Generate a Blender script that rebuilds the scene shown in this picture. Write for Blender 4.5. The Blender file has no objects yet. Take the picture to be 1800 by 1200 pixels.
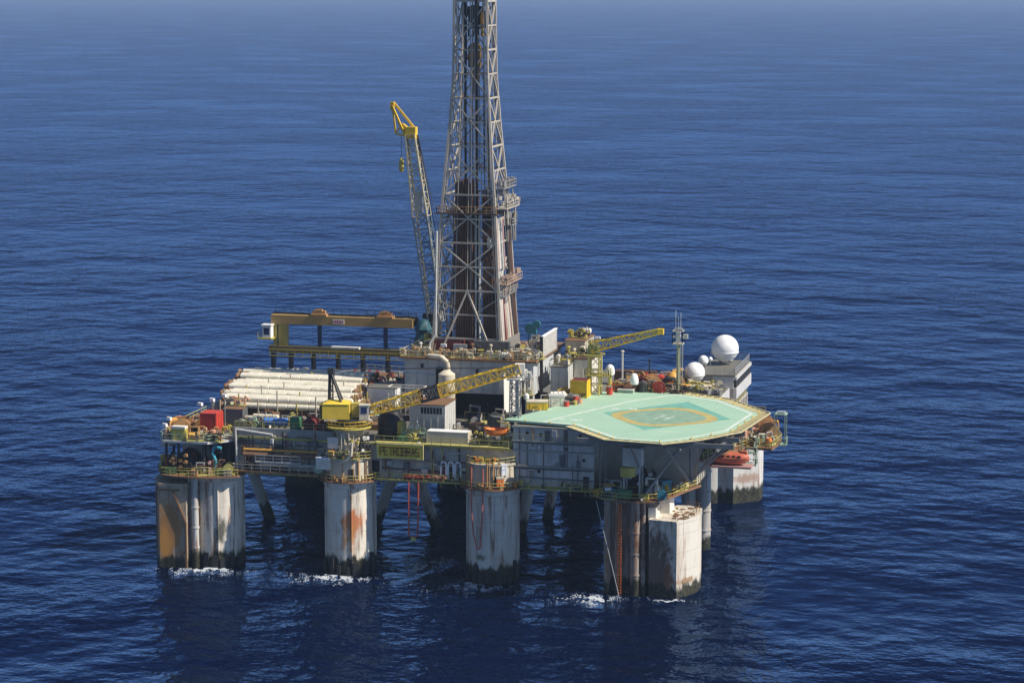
import bpy, math, random
from mathutils import Vector, Matrix
random.seed(7)
R = math.radians
S = bpy.context.scene
COL = S.collection

# ------------------------------------------------------------------ materials
MATS = {}
def _nodes(name):
    m = bpy.data.materials.new(name); m.use_nodes = True
    nt = m.node_tree; nt.nodes.clear()
    out = nt.nodes.new('ShaderNodeOutputMaterial'); b = nt.nodes.new('ShaderNodeBsdfPrincipled')
    nt.links.new(b.outputs[0], out.inputs[0])
    return m, nt, b
def _n(nt, t, **k):
    n = nt.nodes.new(t)
    for a, v in k.items(): setattr(n, a, v)
    return n
def _math(nt, op, a, b=None, c=None, clamp=False):
    n = _n(nt, 'ShaderNodeMath', operation=op, use_clamp=clamp)
    for i, v in enumerate((a, b, c)):
        if v is None: continue
        if hasattr(v, 'is_output'): nt.links.new(v, n.inputs[i])
        else: n.inputs[i].default_value = v
    return n.outputs[0]
def _mix(nt, fac, a, b):
    n = _n(nt, 'ShaderNodeMix', data_type='RGBA')
    for i, v in ((0, fac), (6, a), (7, b)):
        if hasattr(v, 'is_output'): nt.links.new(v, n.inputs[i])
        else: n.inputs[i].default_value = v if i == 0 else (*v, 1)
    return n.outputs[2]
def _noise(nt, vec, scale, detail=4, rough=.6, stretch=None):
    if stretch:
        mp = _n(nt, 'ShaderNodeMapping'); nt.links.new(vec, mp.inputs[0]); mp.inputs['Scale'].default_value = stretch; vec = mp.outputs[0]
    n = _n(nt, 'ShaderNodeTexNoise'); nt.links.new(vec, n.inputs['Vector'])
    n.inputs['Scale'].default_value = scale; n.inputs['Detail'].default_value = detail; n.inputs['Roughness'].default_value = rough
    return n.outputs['Fac']
def _ramp(nt, f, lo, hi):
    n = _n(nt, 'ShaderNodeMapRange', interpolation_type='SMOOTHSTEP'); nt.links.new(f, n.inputs[0])
    n.inputs[1].default_value = lo; n.inputs[2].default_value = hi
    return n.outputs[0]
def _coords(nt):
    tc = _n(nt, 'ShaderNodeTexCoord'); oi = _n(nt, 'ShaderNodeObjectInfo')
    mul = _math(nt, 'MULTIPLY', oi.outputs['Random'], 57.)
    cb = _n(nt, 'ShaderNodeCombineXYZ')
    nt.links.new(mul, cb.inputs[0]); nt.links.new(mul, cb.inputs[1])
    ad = _n(nt, 'ShaderNodeVectorMath', operation='ADD'); nt.links.new(tc.outputs['Object'], ad.inputs[0]); nt.links.new(cb.outputs[0], ad.inputs[1])
    return tc.outputs['Object'], ad.outputs[0]
RUST = (.20, .075, .025)
def paint(name, rgb, rust=.25, dirt=.35, rough=.55, metal=0., spec=.4):
    """weathered paint: blotchy grime, vertical rust runs"""
    if name in MATS: return MATS[name]
    m, nt, b = _nodes(name)
    o, v = _coords(nt)
    g = _ramp(nt, _noise(nt, v, .55, 6, .65), .42, .72)
    c = _mix(nt, _math(nt, 'MULTIPLY', g, dirt), rgb, tuple(x*.45+.01 for x in rgb))
    fine = _ramp(nt, _noise(nt, v, 3.1, 3), .3, .75)
    c = _mix(nt, _math(nt, 'MULTIPLY', fine, .22), c, tuple(min(1, x*.7+.012) for x in rgb))
    if rust > 0:
        s = _noise(nt, v, 1.0, 5, .65, (1.3, 1.3, .16))
        s2 = _noise(nt, v, .9, 5, .7)
        rr = _ramp(nt, _math(nt, 'ADD', _math(nt, 'MULTIPLY', s, .6), _math(nt, 'MULTIPLY', s2, .4)), .62-.14*rust, .72-.10*rust)
        c = _mix(nt, _math(nt, 'MULTIPLY', rr, min(1, .45+.5*rust)), c, RUST)
    nt.links.new(c, b.inputs['Base Color'])
    b.inputs['Roughness'].default_value = rough; b.inputs['Metallic'].default_value = metal
    b.inputs['Specular IOR Level'].default_value = spec
    MATS[name] = m
    return m
def P(n):
    return PAL[n]
PALDEF = dict(
    white=((.72, .68, .59), .3), cleanwhite=((.80, .80, .79), .0), cream=((.62, .55, .42), .3), beige=((.50, .44, .33), .35),
    grey=((.40, .41, .41), .22), lightgrey=((.54, .53, .50), .25), wallgrey=((.42, .44, .45), .2), darkgrey=((.12, .125, .13), .2), steel=((.27, .26, .25), .35),
    derrick=((.45, .40, .33), .42), olive=((.48, .40, .08), .3), yellow=((.72, .47, .03), .12), brightyellow=((.74, .53, .05), .12), amber=((.62, .33, .06), .15),
    orange=((.72, .19, .03), .2), tan=((.46, .25, .09), .4), red=((.50, .05, .028), .2), darkred=((.15, .028, .022), .25),
    green=((.06, .22, .10), .2), palegreen=((.33, .45, .33), .2), railgreen=((.46, .42, .13), .3), blue=((.06, .24, .66), .05), navy=((.015, .03, .10), .1),
    teal=((.03, .17, .22), .15), black=((.012, .012, .014), .0), dark=((.03, .028, .027), .3), brown=((.075, .04, .026), .4), pipe=((.10, .055, .035), .4),
    pink=((.45, .26, .24), .35), salmon=((.55, .28, .17), .3), boatorange=((.52, .13, .07), .25), rubber=((.02, .02, .02), 0),
    deckplate=((.16, .15, .12), .4), rustplate=((.22, .12, .06), .5), helitrim=((.60, .52, .30), .3))
PAL = {k: paint(k+'_paint', c, r) for k, (c, r) in PALDEF.items()}

def column_mat(name, base, spots=(), rustall=.3, growth=2.4, band=None):
    """painted steel column: rust, stain and painted shade spots at given places, weed and mussel belt above the waterline"""
    m, nt, b = _nodes(name)
    o, v = _coords(nt)
    sep = _n(nt, 'ShaderNodeSeparateXYZ'); nt.links.new(o, sep.inputs[0]); z = sep.outputs[2]
    c = _mix(nt, _math(nt, 'MULTIPLY', _ramp(nt, _noise(nt, v, .45, 7, .7, (1, 1, .22)), .45, .72), .6), base, (base[0]*.55, base[1]*.46, base[2]*.36))
    pl = _n(nt, 'ShaderNodeTexWave', wave_type='BANDS', bands_direction='Z'); nt.links.new(o, pl.inputs[0]); pl.inputs['Scale'].default_value = .105
    seam = _ramp(nt, pl.outputs['Fac'], .985, 1.0)
    c = _mix(nt, _math(nt, 'MULTIPLY', seam, .16), c, (.12, .09, .06))
    st = _noise(nt, v, .9, 6, .68, (1.2, 1.2, .10))
    c = _mix(nt, _math(nt, 'MULTIPLY', _ramp(nt, st, .57-.13*rustall, .70-.10*rustall), .85), c, RUST)
    n2 = _noise(nt, v, .8, 6, .7, (1, 1, .45))
    for (x, y, zz, r, hz, col) in spots:
        d = _n(nt, 'ShaderNodeVectorMath', operation='SUBTRACT'); nt.links.new(o, d.inputs[0]); d.inputs[1].default_value = (x, y, zz)
        d2 = _n(nt, 'ShaderNodeVectorMath', operation='DIVIDE'); nt.links.new(d.outputs[0], d2.inputs[0]); d2.inputs[1].default_value = (r, r, hz)
        ln = _n(nt, 'ShaderNodeVectorMath', operation='LENGTH'); nt.links.new(d2.outputs[0], ln.inputs[0])
        f = _math(nt, 'ADD', ln.outputs['Value'], _math(nt, 'MULTIPLY', _math(nt, 'SUBTRACT', n2, .5), 2.2))
        c = _mix(nt, _math(nt, 'MULTIPLY', _math(nt, 'SUBTRACT', 1, _ramp(nt, f, .45, 1.05)), .9), c, col)
    # marine growth belt, ragged edge
    e = _math(nt, 'ADD', z, _math(nt, 'MULTIPLY', _math(nt, 'SUBTRACT', _noise(nt, v, .7, 5, .7, (1, 1, .3)), .5), -5.))
    grow = _math(nt, 'SUBTRACT', 1, _ramp(nt, e, growth-.5, growth+.6))
    gc = _mix(nt, _ramp(nt, _noise(nt, v, 1.6, 5, .7), .4, .65), (.012, .013, .008), (.06, .055, .025))
    c = _mix(nt, grow, c, gc)
    nt.links.new(c, b.inputs['Base Color']); b.inputs['Roughness'].default_value = .6; b.inputs['Specular IOR Level'].default_value = .35
    bp = _n(nt, 'ShaderNodeBump'); bp.inputs['Strength'].default_value = .5; bp.inputs['Distance'].default_value = .15
    nt.links.new(_math(nt, 'MULTIPLY', _noise(nt, v, 1.8, 5), grow), bp.inputs['Height']); nt.links.new(bp.outputs[0], b.inputs['Normal'])
    return m

# ------------------------------------------------------------------ mesh builder
class MB:
    def __init__(s): s.v = []; s.f = []
    def add(s, vs, fs):
        o = len(s.v); s.v += [tuple(x) for x in vs]; s.f += [tuple(i+o for i in f) for f in fs]; return s
    def box(s, x0, x1, y0, y1, z0, z1):
        return s.add([(x, y, z) for z in (z0, z1) for x, y in ((x0, y0), (x1, y0), (x1, y1), (x0, y1))],
                     [(3, 2, 1, 0), (4, 5, 6, 7), (0, 1, 5, 4), (1, 2, 6, 5), (2, 3, 7, 6), (3, 0, 4, 7)])
    def cbox(s, c, d, rz=0, ry=0):
        M = Matrix.Rotation(rz, 3, 'Z') @ Matrix.Rotation(ry, 3, 'Y')
        vs = [Vector(c) + M @ Vector((x*d[0]/2, y*d[1]/2, z*d[2]/2)) for z in (-1, 1) for x, y in ((-1, -1), (1, -1), (1, 1), (-1, 1))]
        return s.add(vs, [(3, 2, 1, 0), (4, 5, 6, 7), (0, 1, 5, 4), (1, 2, 6, 5), (2, 3, 7, 6), (3, 0, 4, 7)])
    def bar(s, p, q, w, h=None):
        return s.tube(p, q, w*.7071, 4, rot=math.pi/4) if h is None else s._rect(p, q, w, h)
    def _frame(s, d):
        d = d.normalized(); u = Vector((0, 0, 1)) if abs(d.z) < .95 else Vector((1, 0, 0))
        a = d.cross(u).normalized(); return a, a.cross(d).normalized()
    def _rect(s, p, q, w, h):
        p = Vector(p); q = Vector(q); a, b = s._frame(q-p); vs = []
        for c in (p, q): vs += [c+a*x*w/2+b*y*h/2 for x, y in ((-1, -1), (1, -1), (1, 1), (-1, 1))]
        return s.add(vs, [(0, 1, 2, 3), (7, 6, 5, 4), (4, 5, 1, 0), (5, 6, 2, 1), (6, 7, 3, 2), (7, 4, 0, 3)])
    def tube(s, p, q, r, n=8, r2=None, rot=0):
        p = Vector(p); q = Vector(q); a, b = s._frame(q-p); r2 = r if r2 is None else r2; vs = []
        for c, rr in ((p, r), (q, r2)):
            vs += [c+a*rr*math.cos(rot+2*math.pi*i/n)+b*rr*math.sin(rot+2*math.pi*i/n) for i in range(n)]
        return s.add(vs, [tuple(range(n)), tuple(range(2*n-1, n-1, -1))]+[(i+n, (i+1) % n+n, (i+1) % n, i) for i in range(n)])
    def path(s, pts, r, n=6):
        for a, b in zip(pts, pts[1:]): s.tube(a, b, r, n)
        return s
    def prism(s, pts, z0, z1):
        n = len(pts); vs = [(x, y, z0) for x, y in pts]+[(x, y, z1) for x, y in pts]
        return s.add(vs, [tuple(range(n-1, -1, -1)), tuple(range(n, 2*n))]+[(i, (i+1) % n, (i+1) % n+n, i+n) for i in range(n)])
    def lathe(s, prof, c=(0, 0, 0), n=24, a0=0, axis='z'):
        vs = []
        for r, z in prof:
            for i in range(n):
                t = a0+2*math.pi*i/n; x, y = r*math.cos(t), r*math.sin(t)
                vs.append((c[0]+x, c[1]+y, c[2]+z) if axis == 'z' else ((c[0]+z, c[1]+x, c[2]+y) if axis == 'x' else (c[0]+y, c[1]+z, c[2]+x)))
        fs = []; m = len(prof)
        for j in range(m-1):
            for i in range(n): fs.append((j*n+i, j*n+(i+1) % n, (j+1)*n+(i+1) % n, (j+1)*n+i))
        if prof[0][0] > 1e-3: fs.append(tuple(range(n-1, -1, -1)))
        if prof[-1][0] > 1e-3: fs.append(tuple((m-1)*n+i for i in range(n)))
        return s.add(vs, fs)
    def ball(s, c, r, n=20, m=12, z0=-1., sz=1.):
        a0 = math.asin(max(-1, z0))
        return s.lathe([(max(1e-4, r*math.cos(a0+(math.pi/2-a0)*j/m)), sz*r*math.sin(a0+(math.pi/2-a0)*j/m)) for j in range(m+1)], c, n)
    def rail(s, pts, h=1.1, step=1.7, w=.09, mid=1):
        for p, q in zip(pts, pts[1:]):
            p = Vector(p); q = Vector(q); L = (q-p).length; k = max(1, round(L/step)); up = Vector((0, 0, h))
            for i in range(k+1): s.bar(p+(q-p)*i/k, p+(q-p)*i/k+up, w)
            s.bar(p+up, q+up, w)
            for j in range(mid): s.bar(p+up*(j+1)/(mid+1), q+up*(j+1)/(mid+1), w*.8)
        return s
    def ring_rail(s, c, r, a0, a1, k=16, **kw):
        return s.rail([(c[0]+r*math.cos(R(a0+(a1-a0)*i/k)), c[1]+r*math.sin(R(a0+(a1-a0)*i/k)), c[2]) for i in range(k+1)], **kw)
    def truss(s, p, q, w0, w1, n, r, h0=None, h1=None, dr=.6):
        p = Vector(p); q = Vector(q); a, b = s._frame(q-p); h0 = h0 or w0; h1 = h1 or w1
        def st(i):
            t = i/n; c = p+(q-p)*t; w = (w0+(w1-w0)*t)/2; h = (h0+(h1-h0)*t)/2
            return [c+a*x*w+b*y*h for x, y in ((-1, -1), (1, -1), (1, 1), (-1, 1))]
        for k in range(4): s.bar(st(0)[k], st(n)[k], r)
        for i in range(n+1):
            A = st(i)
            for k in range(4): s.bar(A[k], A[(k+1) % 4], r*dr)
            if i < n:
                B = st(i+1)
                for k in range(4):
                    if (i+k) % 2: s.bar(A[k], B[(k+1) % 4], r*dr)
                    else: s.bar(A[(k+1) % 4], B[k], r*dr)
        return s
    def build(s, name, mat, parent=None, smooth=True, bevel=0):
        me = bpy.data.meshes.new(name); me.from_pydata(s.v, [], s.f)
        if isinstance(mat, str): mat = P(mat)
        me.materials.append(mat)
        if smooth:
            me.shade_smooth(); me.set_sharp_from_angle(angle=R(38))
        me.validate()
        o = bpy.data.objects.new(name, me); COL.objects.link(o)
        if parent is not None: o.parent = parent
        return o
def tag(o, label=None, cat=None, group=None, kind=None):
    if label: o['label'] = label
    if cat: o['category'] = cat
    if group: o['group'] = group
    if kind: o['kind'] = kind
    return o
def thing(name, label, cat, loc=(0, 0, 0), rz=0, group=None):
    o = bpy.data.objects.new(name, None); o.empty_display_size = .5; COL.objects.link(o)
    o.location = loc; o.rotation_euler = (0, 0, rz)
    return tag(o, label, cat, group)
def dup(root, loc, rz=0, label=None, group=None):
    r = root.copy(); COL.objects.link(r); r.location = loc; r.rotation_euler = (0, 0, rz)
    if label: r['label'] = label
    if group: r['group'] = group
    for ch in list(root.children):
        c = ch.copy(); COL.objects.link(c); c.parent = r
        for g in list(ch.children):
            d = g.copy(); COL.objects.link(d); d.parent = c
    return r

# ------------------------------------------------------------------ camera, light, sky
cd = bpy.data.cameras.new('camera'); cam = bpy.data.objects.new('camera', cd); COL.objects.link(cam)
cd.sensor_width = 36; cd.lens = 4310.666/1800*36; cd.clip_start = 5; cd.clip_end = 60000
PITCH = math.atan(640/4310.666)
cam.location = (112.378, -388.806, 100); cam.rotation_euler = (math.pi/2-PITCH, 0, .243)
S.camera = cam
SUN_EL, SUN_AZ = R(43), R(92.5)          # azimuth clockwise from +Y
sd = bpy.data.lights.new('sun', 'SUN'); sd.energy = 5.0; sd.angle = R(.5); sd.color = (1, .93, .82)
so = bpy.data.objects.new('sun', sd); COL.objects.link(so)
sv = Vector((math.sin(SUN_AZ)*math.cos(SUN_EL), math.cos(SUN_AZ)*math.cos(SUN_EL), math.sin(SUN_EL)))
so.rotation_euler = sv.to_track_quat('Z', 'Y').to_euler(); so.location = (80, 0, 120)
W = bpy.data.worlds.new('World'); S.world = W; W.use_nodes = True
nt = W.node_tree; bg = nt.nodes['Background']
sky = nt.nodes.new('ShaderNodeTexSky'); sky.sky_type = 'NISHITA'; sky.sun_disc = False
sky.sun_elevation = SUN_EL; sky.sun_rotation = SUN_AZ; sky.altitude = 500; sky.air_density = 1.0; sky.dust_density = 0.2; sky.ozone_density = 1.5
tn_ = nt.nodes.new('ShaderNodeMix'); tn_.data_type = 'RGBA'; tn_.blend_type = 'MULTIPLY'; tn_.inputs[0].default_value = 1; tn_.inputs[7].default_value = (.76, .87, 1.04, 1)
nt.links.new(sky.outputs[0], tn_.inputs[6]); nt.links.new(tn_.outputs[2], bg.inputs[0]); bg.inputs[1].default_value = .060
S.view_settings.view_transform = 'Standard'; S.view_settings.look = 'None'; S.view_settings.exposure = .42

# ------------------------------------------------------------------ sea
def make_sea():
    m, nt, b = _nodes('sea_water')
    geo = _n(nt, 'ShaderNodeNewGeometry'); p = geo.outputs['Position']
    def rot(vec, a, sc):
        mp = _n(nt, 'ShaderNodeMapping'); nt.links.new(vec, mp.inputs[0]); mp.inputs['Rotation'].default_value = (0, 0, a); mp.inputs['Scale'].default_value = sc
        return mp.outputs[0]
    h1 = _noise(nt, rot(p, .5, (1, .8, 1)), .045, 3, .5)
    h2 = _noise(nt, rot(p, .35, (.9, 1, 1)), .105, 4, .6)
    h3 = _noise(nt, rot(p, .1, (.6, 1, 1)), .42, 4, .62)
    hh = _math(nt, 'ADD', _math(nt, 'ADD', _math(nt, 'MULTIPLY', h1, 3.3), _math(nt, 'MULTIPLY', h2, 2.1)), _math(nt, 'MULTIPLY', h3, .24))
    patch = _ramp(nt, _noise(nt, rot(p, .3, (.8, 1, 1)), .010, 5, .62), .36, .66)
    hh = _math(nt, 'MULTIPLY', hh, _math(nt, 'MULTIPLY_ADD', patch, .75, .42))
    bp = _n(nt, 'ShaderNodeBump'); bp.inputs['Strength'].default_value = 1.; bp.inputs['Distance'].default_value = 1.0
    nt.links.new(hh, bp.inputs['Height'])
    c = _mix(nt, _ramp(nt, _noise(nt, p, .01, 4), .3, .7), (.0005, .0028, .016), (.0008, .004, .023))
    nt.nodes.remove(b)
    df = _n(nt, 'ShaderNodeBsdfDiffuse'); gl = _n(nt, 'ShaderNodeBsdfGlossy'); fr = _n(nt, 'ShaderNodeFresnel'); mx = _n(nt, 'ShaderNodeMixShader')
    nt.links.new(c, df.inputs[0]); gl.inputs[0].default_value = (.31, .525, 1, 1); gl.inputs['Roughness'].default_value = .12; fr.inputs[0].default_value = 1.20
    nt.links.new(bp.outputs[0], gl.inputs['Normal']); nt.links.new(bp.outputs[0], fr.inputs['Normal'])
    nt.links.new(fr.outputs[0], mx.inputs[0]); nt.links.new(df.outputs[0], mx.inputs[1]); nt.links.new(gl.outputs[0], mx.inputs[2])
    nt.links.new(mx.outputs[0], [n for n in nt.nodes if n.type == 'OUTPUT_MATERIAL'][0].inputs[0])
    mb = MB(); mb.add([(-40000, -8000, 0), (40000, -8000, 0), (40000, 55000, 0), (-40000, 55000, 0)], [(0, 1, 2, 3)])
    tag(mb.build('sea', m, smooth=False), kind='structure')
make_sea()
def make_haze():
    m = bpy.data.materials.new('haze_air'); m.use_nodes = True; nt = m.node_tree; nt.nodes.clear()
    o = nt.nodes.new('ShaderNodeOutputMaterial'); v = nt.nodes.new('ShaderNodeVolumePrincipled')
    v.inputs['Color'].default_value = (.52, .70, 1, 1); v.inputs['Density'].default_value = 8e-5; v.inputs['Anisotropy'].default_value = .1
    nt.links.new(v.outputs[0], o.inputs['Volume'])
    mb = MB(); mb.box(-40500, 40500, -8500, 55500, -1.5, 125)
    tag(mb.build('haze', m, smooth=False), kind='stuff')
make_haze()
# ------------------------------------------------------------------ the floating hull
DB, DT = 16.0, 22.4
hull = thing('drilling_platform', 'rust streaked white floating drilling platform hull standing on thick columns in the sea', 'oil platform')
WHITECOL = (.68, .62, .52)
cm = dict(
    a=column_mat('column_paint_streaked', WHITECOL, [(-38.8, -2.4, 8.5, .7, 6, (.38, .17, .05)), (-34.6, -2.6, 6.5, 1.3, 3.0, (.07, .07, .05))], .55),
    b=column_mat('column_paint_rust_patch', (.72, .66, .55), [(-10.8, -3.0, 9.2, 2.5, 2.9, (.50, .15, .03)), (-11.6, -3.6, 6.6, 1.9, 3.4, (.50, .23, .07)), (-14.2, -3.6, 9, .5, 7, (.34, .17, .06))], .35, 2.8),
    c=column_mat('column_paint_grey', (.60, .57, .50), [(11.0, -3.6, 4.4, 1.5, .8, (.10, .10, .05)), (11.2, -3.6, 12, .7, 5, (.26, .09, .05))], .4, 3.0),
    d=column_mat('column_paint_brown', (.30, .27, .23), [(38.5, -3.2, 8, 2.2, 8, (.10, .045, .025))], .9, 2.4),
    e=column_mat('sponson_paint_left', (.40, .33, .24), [(-43.6, -5, 6.5, 3.2, 6.5, (.40, .18, .05)), (-44.2, -5, 4.4, 1.7, 4.0, (.56, .26, .05)), (-42.6, -5, 9, 1.2, 4, (.30, .15, .06))], .75, 1.8),
    f=column_mat('sponson_paint_right', (.60, .56, .48), [(41.4, -5, 5.2, 3.1, 7.6, (.085, .045, .025)), (43.4, -5.2, 3, 1.0, 4, (.20, .08, .03)), (46, -3, 2.6, 3, .7, (.30, .18, .09))], .25, 2.0),  # large dark brown spot paints shade as well as rust on the front face
    g=column_mat('column_paint_far', (.46, .45, .42), [], .5, 2.6),
    h=column_mat('sponson_paint_far', (.58, .56, .52), [(46, 70, 4.8, 4, 1.2, (.36, .24, .17))], .15, 2.9))
def column(x, y, r, mat, top=DB-.02, n=32):
    mb = MB(); mb.lathe([(r, -6), (r, top-1.2), (r+.35, top-1.0), (r+.35, top)], (x, y, 0), n)
    for a in range(0, 360, 90):
        mb.tube((x+(r+.12)*math.cos(R(a+20)), y+(r+.12)*math.sin(R(a+20)), -3), (x+(r+.12)*math.cos(R(a+20)), y+(r+.12)*math.sin(R(a+20)), top-1.3), .13, 6)
    return mb.build('column', mat, hull)
YC = 1.2
cols = [column(-36.5, YC, 4.3, cm['a']), column(-12.6, YC, 4.15, cm['b']), column(12.4, YC, 4.25, cm['c']), column(36.5, YC-.6, 4.2, cm['d'])]
for x in (-36.5, -12.6, 12.4, 36.5): cols.append(column(x, 72, 4.2, cm['g']))
def fender_bars(x, y, r, col, top=3.2, a0=195, a1=345, k=8):
    mb = MB(); random.seed(int(x))
    for i in range(k):
        a = R(a0+(a1-a0)*(i+.5)/k); t = top+random.uniform(-1.9, .5); a += random.uniform(-.07, .07)
        mb.cbox((x+(r+.25)*math.cos(a), y+(r+.25)*math.sin(a), (t-2)/2), (.5, random.uniform(.35, 1.0), t+2), a+random.uniform(-.1, .1))
    mb.build('fender', PAL['rubber'], col)
for c, x in zip(cols[:3], (-36.5, -12.6, 12.4)): fender_bars(x, YC, 4.2, c)
# corner sponsons: chamfered boxes beside the corner columns
def sponson(sx, y0, sy, top, mat):
    def pt(x, y): return (sx*x, y0+sy*y)
    base = [(40.1, -4.6), (44.8, -5.2), (47.1, -1.0), (47.4, .4), (47.4, 3.6), (47.0, 6.0), (44.6, 7.3), (40.1, 7.0)]
    pts = [pt(*p) for p in base]
    if sx*sy < 0: pts = pts[::-1]
    mb = MB(); mb.prism(pts, -6, top)
    cx = sum(p[0] for p in pts)/len(pts); cy = sum(p[1] for p in pts)/len(pts)
    mb.prism([(cx+(x-cx)*1.025, cy+(y-cy)*1.025) for x, y in pts], top-.35, top+.12)
    o = mb.build('column_sponson', mat, hull)
    return o
spR = sponson(1, 0, 1, 12.7, cm['f']); spL = sponson(-1, 0, 1, 14.6, cm['e'])
spFR = MB().prism([(37, 69.8), (42.6, 69.0), (47.0, 72.9), (47.2, 74), (47.2, 77), (44.4, 79.6), (38, 79)], -6, 14.6).build('column_sponson', cm['h'], hull); spFL = sponson(-1, 72, -1, 14.6, cm['h'])
mb = MB()   # frame welded on the rusty left sponson
for p, q in (((-46.9, -1.5, 13.6), (-44.6, -5.25, 13.6)), ((-44.6, -5.25, 13.6), (-41.2, -4.95, 13.6)), ((-46.2, -2.8, 13.6), (-46.6, -1.9, 2)), ((-42.4, -5.1, 13.6), (-40.2, -4.8, 8)), ((-40.2, -4.8, 8), (-40.2, -4.8, 0)), ((-46.6, -1.9, 3), (-40.2, -4.8, 2.8))):
    mb.bar(p, q, .3)
mb.build('frame', 'rustplate', spL)
mb = MB(); mb.box(40.2, 42.6, .4, 4.6, 12.82, 15.98); mb.box(39.7, 41.0, -3.4, .3, 12.82, 14.5)
mb.build('access_trunk', 'white', spR)
mb = MB(); mb.rail([(44.8, -4.6, 12.8), (46.8, -.6, 12.8), (47.0, 3.5, 12.8), (46.6, 5.8, 12.8), (44.4, 6.9, 12.8)], h=.9, w=.06); mb.build('handrail', 'rustplate', spR)
random.seed(3); mb = MB()
for i in range(40):
    x = random.uniform(42.9, 46.6); y = random.uniform(-3.5, 6); w = random.uniform(.15, .5); mb.cbox((x, y, 12.86+w*.15), (w, w*1.4, w*.35), random.random()*3)
tag(mb.build('loose_debris', 'rustplate', spR), kind='stuff')
# pipes and fender tubes in the corner gaps
def caissons(lst, name, mat):
    for (x, y, r, z0, z1) in lst:
        mb = MB(); mb.tube((x, y, z0), (x, y, z1), r, 12)
        for z in (3.5, 7, 10.5, 14): mb.tube((x, y, z-.12), (x, y, z+.12), r+.12, 12)
        mb.build(name, mat, hull)
caissons([(-39.9, -2.4, .75, -4, 15.9), (-38.9, -3.6, .6, -4, 15.9), (-40.3, -.3, .5, -4, 15.9)], 'caisson', cm['g'])
caissons([(33.2, -4.2, .65, -4, 15.9), (34.9, -5.0, .35, -4, 15.9), (37.8, -4.6, .8, -4, 15.9), (39.0, -4.2, .45, -4, 15.9)], 'caisson', cm['d'])
caissons([(40.6, 31, 1.4, -5, 17), (43.2, 31, 1.25, -5, 17)], 'caisson', cm['g'])
# braces under the deck
for p, q in [((-46, 36, 17), (-38.5, 36, -3)), ((-12.6, 36, 17), (-20, 36, -3)), ((-14, 36, 17), (-6, 36, -3)), ((12, 36, 17), (8, 36, -3)), ((13.5, 48, 17), (10.5, 48, -3)), ((36, 68, 15), (25, 36, -2)), ((-12, 68, 15), (0, 60, -3)), ((12, 68, 15), (0, 60, -3))]:
    MB().tube(p, q, 1.05, 14).build('brace', cm['g'], hull)
# deck box
deckpts = [(-33, .5), (29.6, .5), (29.6, 9), (45.6, 9), (45.6, 66), (34, 74), (-34, 74), (-46, 66), (-46, 9), (-33, 9)]
wall = paint('hull_wall_paint', (.50, .47, .41), .42, .5)
deck = MB().prism(deckpts, DB, DT).build('deck_hull', wall, hull)
mb = MB(); mb.prism([(x*1.0, y) for x, y in [(-32.8, .8), (29.3, .8), (29.3, 9.3), (45.3, 9.3), (45.3, 65.8), (33.8, 73.7), (-33.8, 73.7), (-45.7, 65.8), (-45.7, 9.3), (-32.8, 9.3)]], DT+.004, DT+.03)
mb.build('deck_plating', 'deckplate', hull)
# raised side coaming at the left
MB().box(-33.2, -15.2, .30, .85, DT-1.2, 23.95).build('coaming', paint('coaming_paint', (.30, .30, .28), .4), hull)
MB().box(-33, -15.2, .86, 10.9, DT+.04, 23.5).build('raised_deck', 'deckplate', hull)
# stiffeners, ledges and pipes along the near wall
mb = MB()
for i in range(32):
    x = -32.4+i*1.96
    if not (-17 < x < -8.3 or 8.3 < x < 16.6): mb.box(x-.08, x+.08, .28, .5, DB+.1, DT-.1)
mb.build('wall_stiffener', wall, hull)
mb = MB(); mb.box(-33.05, 29.7, .1, .5, DB, DB+.35); mb.box(-33.05, 15.9, -.05, .5, DT-.3, DT+.05); mb.build('ledge', 'railgreen', hull)
def pipe_run(pts, r, mat, name='pipe'):
    return MB().path(pts, r, 8).build(name, mat, hull)
pipe_run([(-31, -.9, 19.6), (-17.6, -.9, 19.6)], .38, 'rustplate'); pipe_run([(-31, -.6, 20.4), (-17.8, -.6, 20.4)], .22, 'amber')
pipe_run([(-32.5, .1, 21.3), (-17.2, .1, 21.3)], .16, 'darkgrey'); pipe_run([(-28, -1.2, 18.1), (-17.5, -1.2, 18.1)], .18, 'lightgrey')
pipe_run([(-7.6, .1, 19.9), (8, .1, 19.7)], .16, 'rustplate'); pipe_run([(-7.6, .05, 18.2), (8, .05, 18.0)], .12, 'pipe')
pipe_run([(-32.6, -.2, 23.7), (-32.4, -.2, 16.3)], .22, 'lightgrey'); pipe_run([(-32.6, -.1, 23.7), (-26, -.1, 23.0)], .2, 'lightgrey')
for x, m in ((-29.6, 'pipe'), (-26.3, 'darkred'), (-22.2, 'palegreen'), (-19.6, 'darkgrey'), (-5.4, 'rustplate'), (2.1, 'railgreen'), (6.9, 'dark')): pipe_run([(x, .05, DT+.3), (x, .05, DB+.6)], .13, m)
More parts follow.
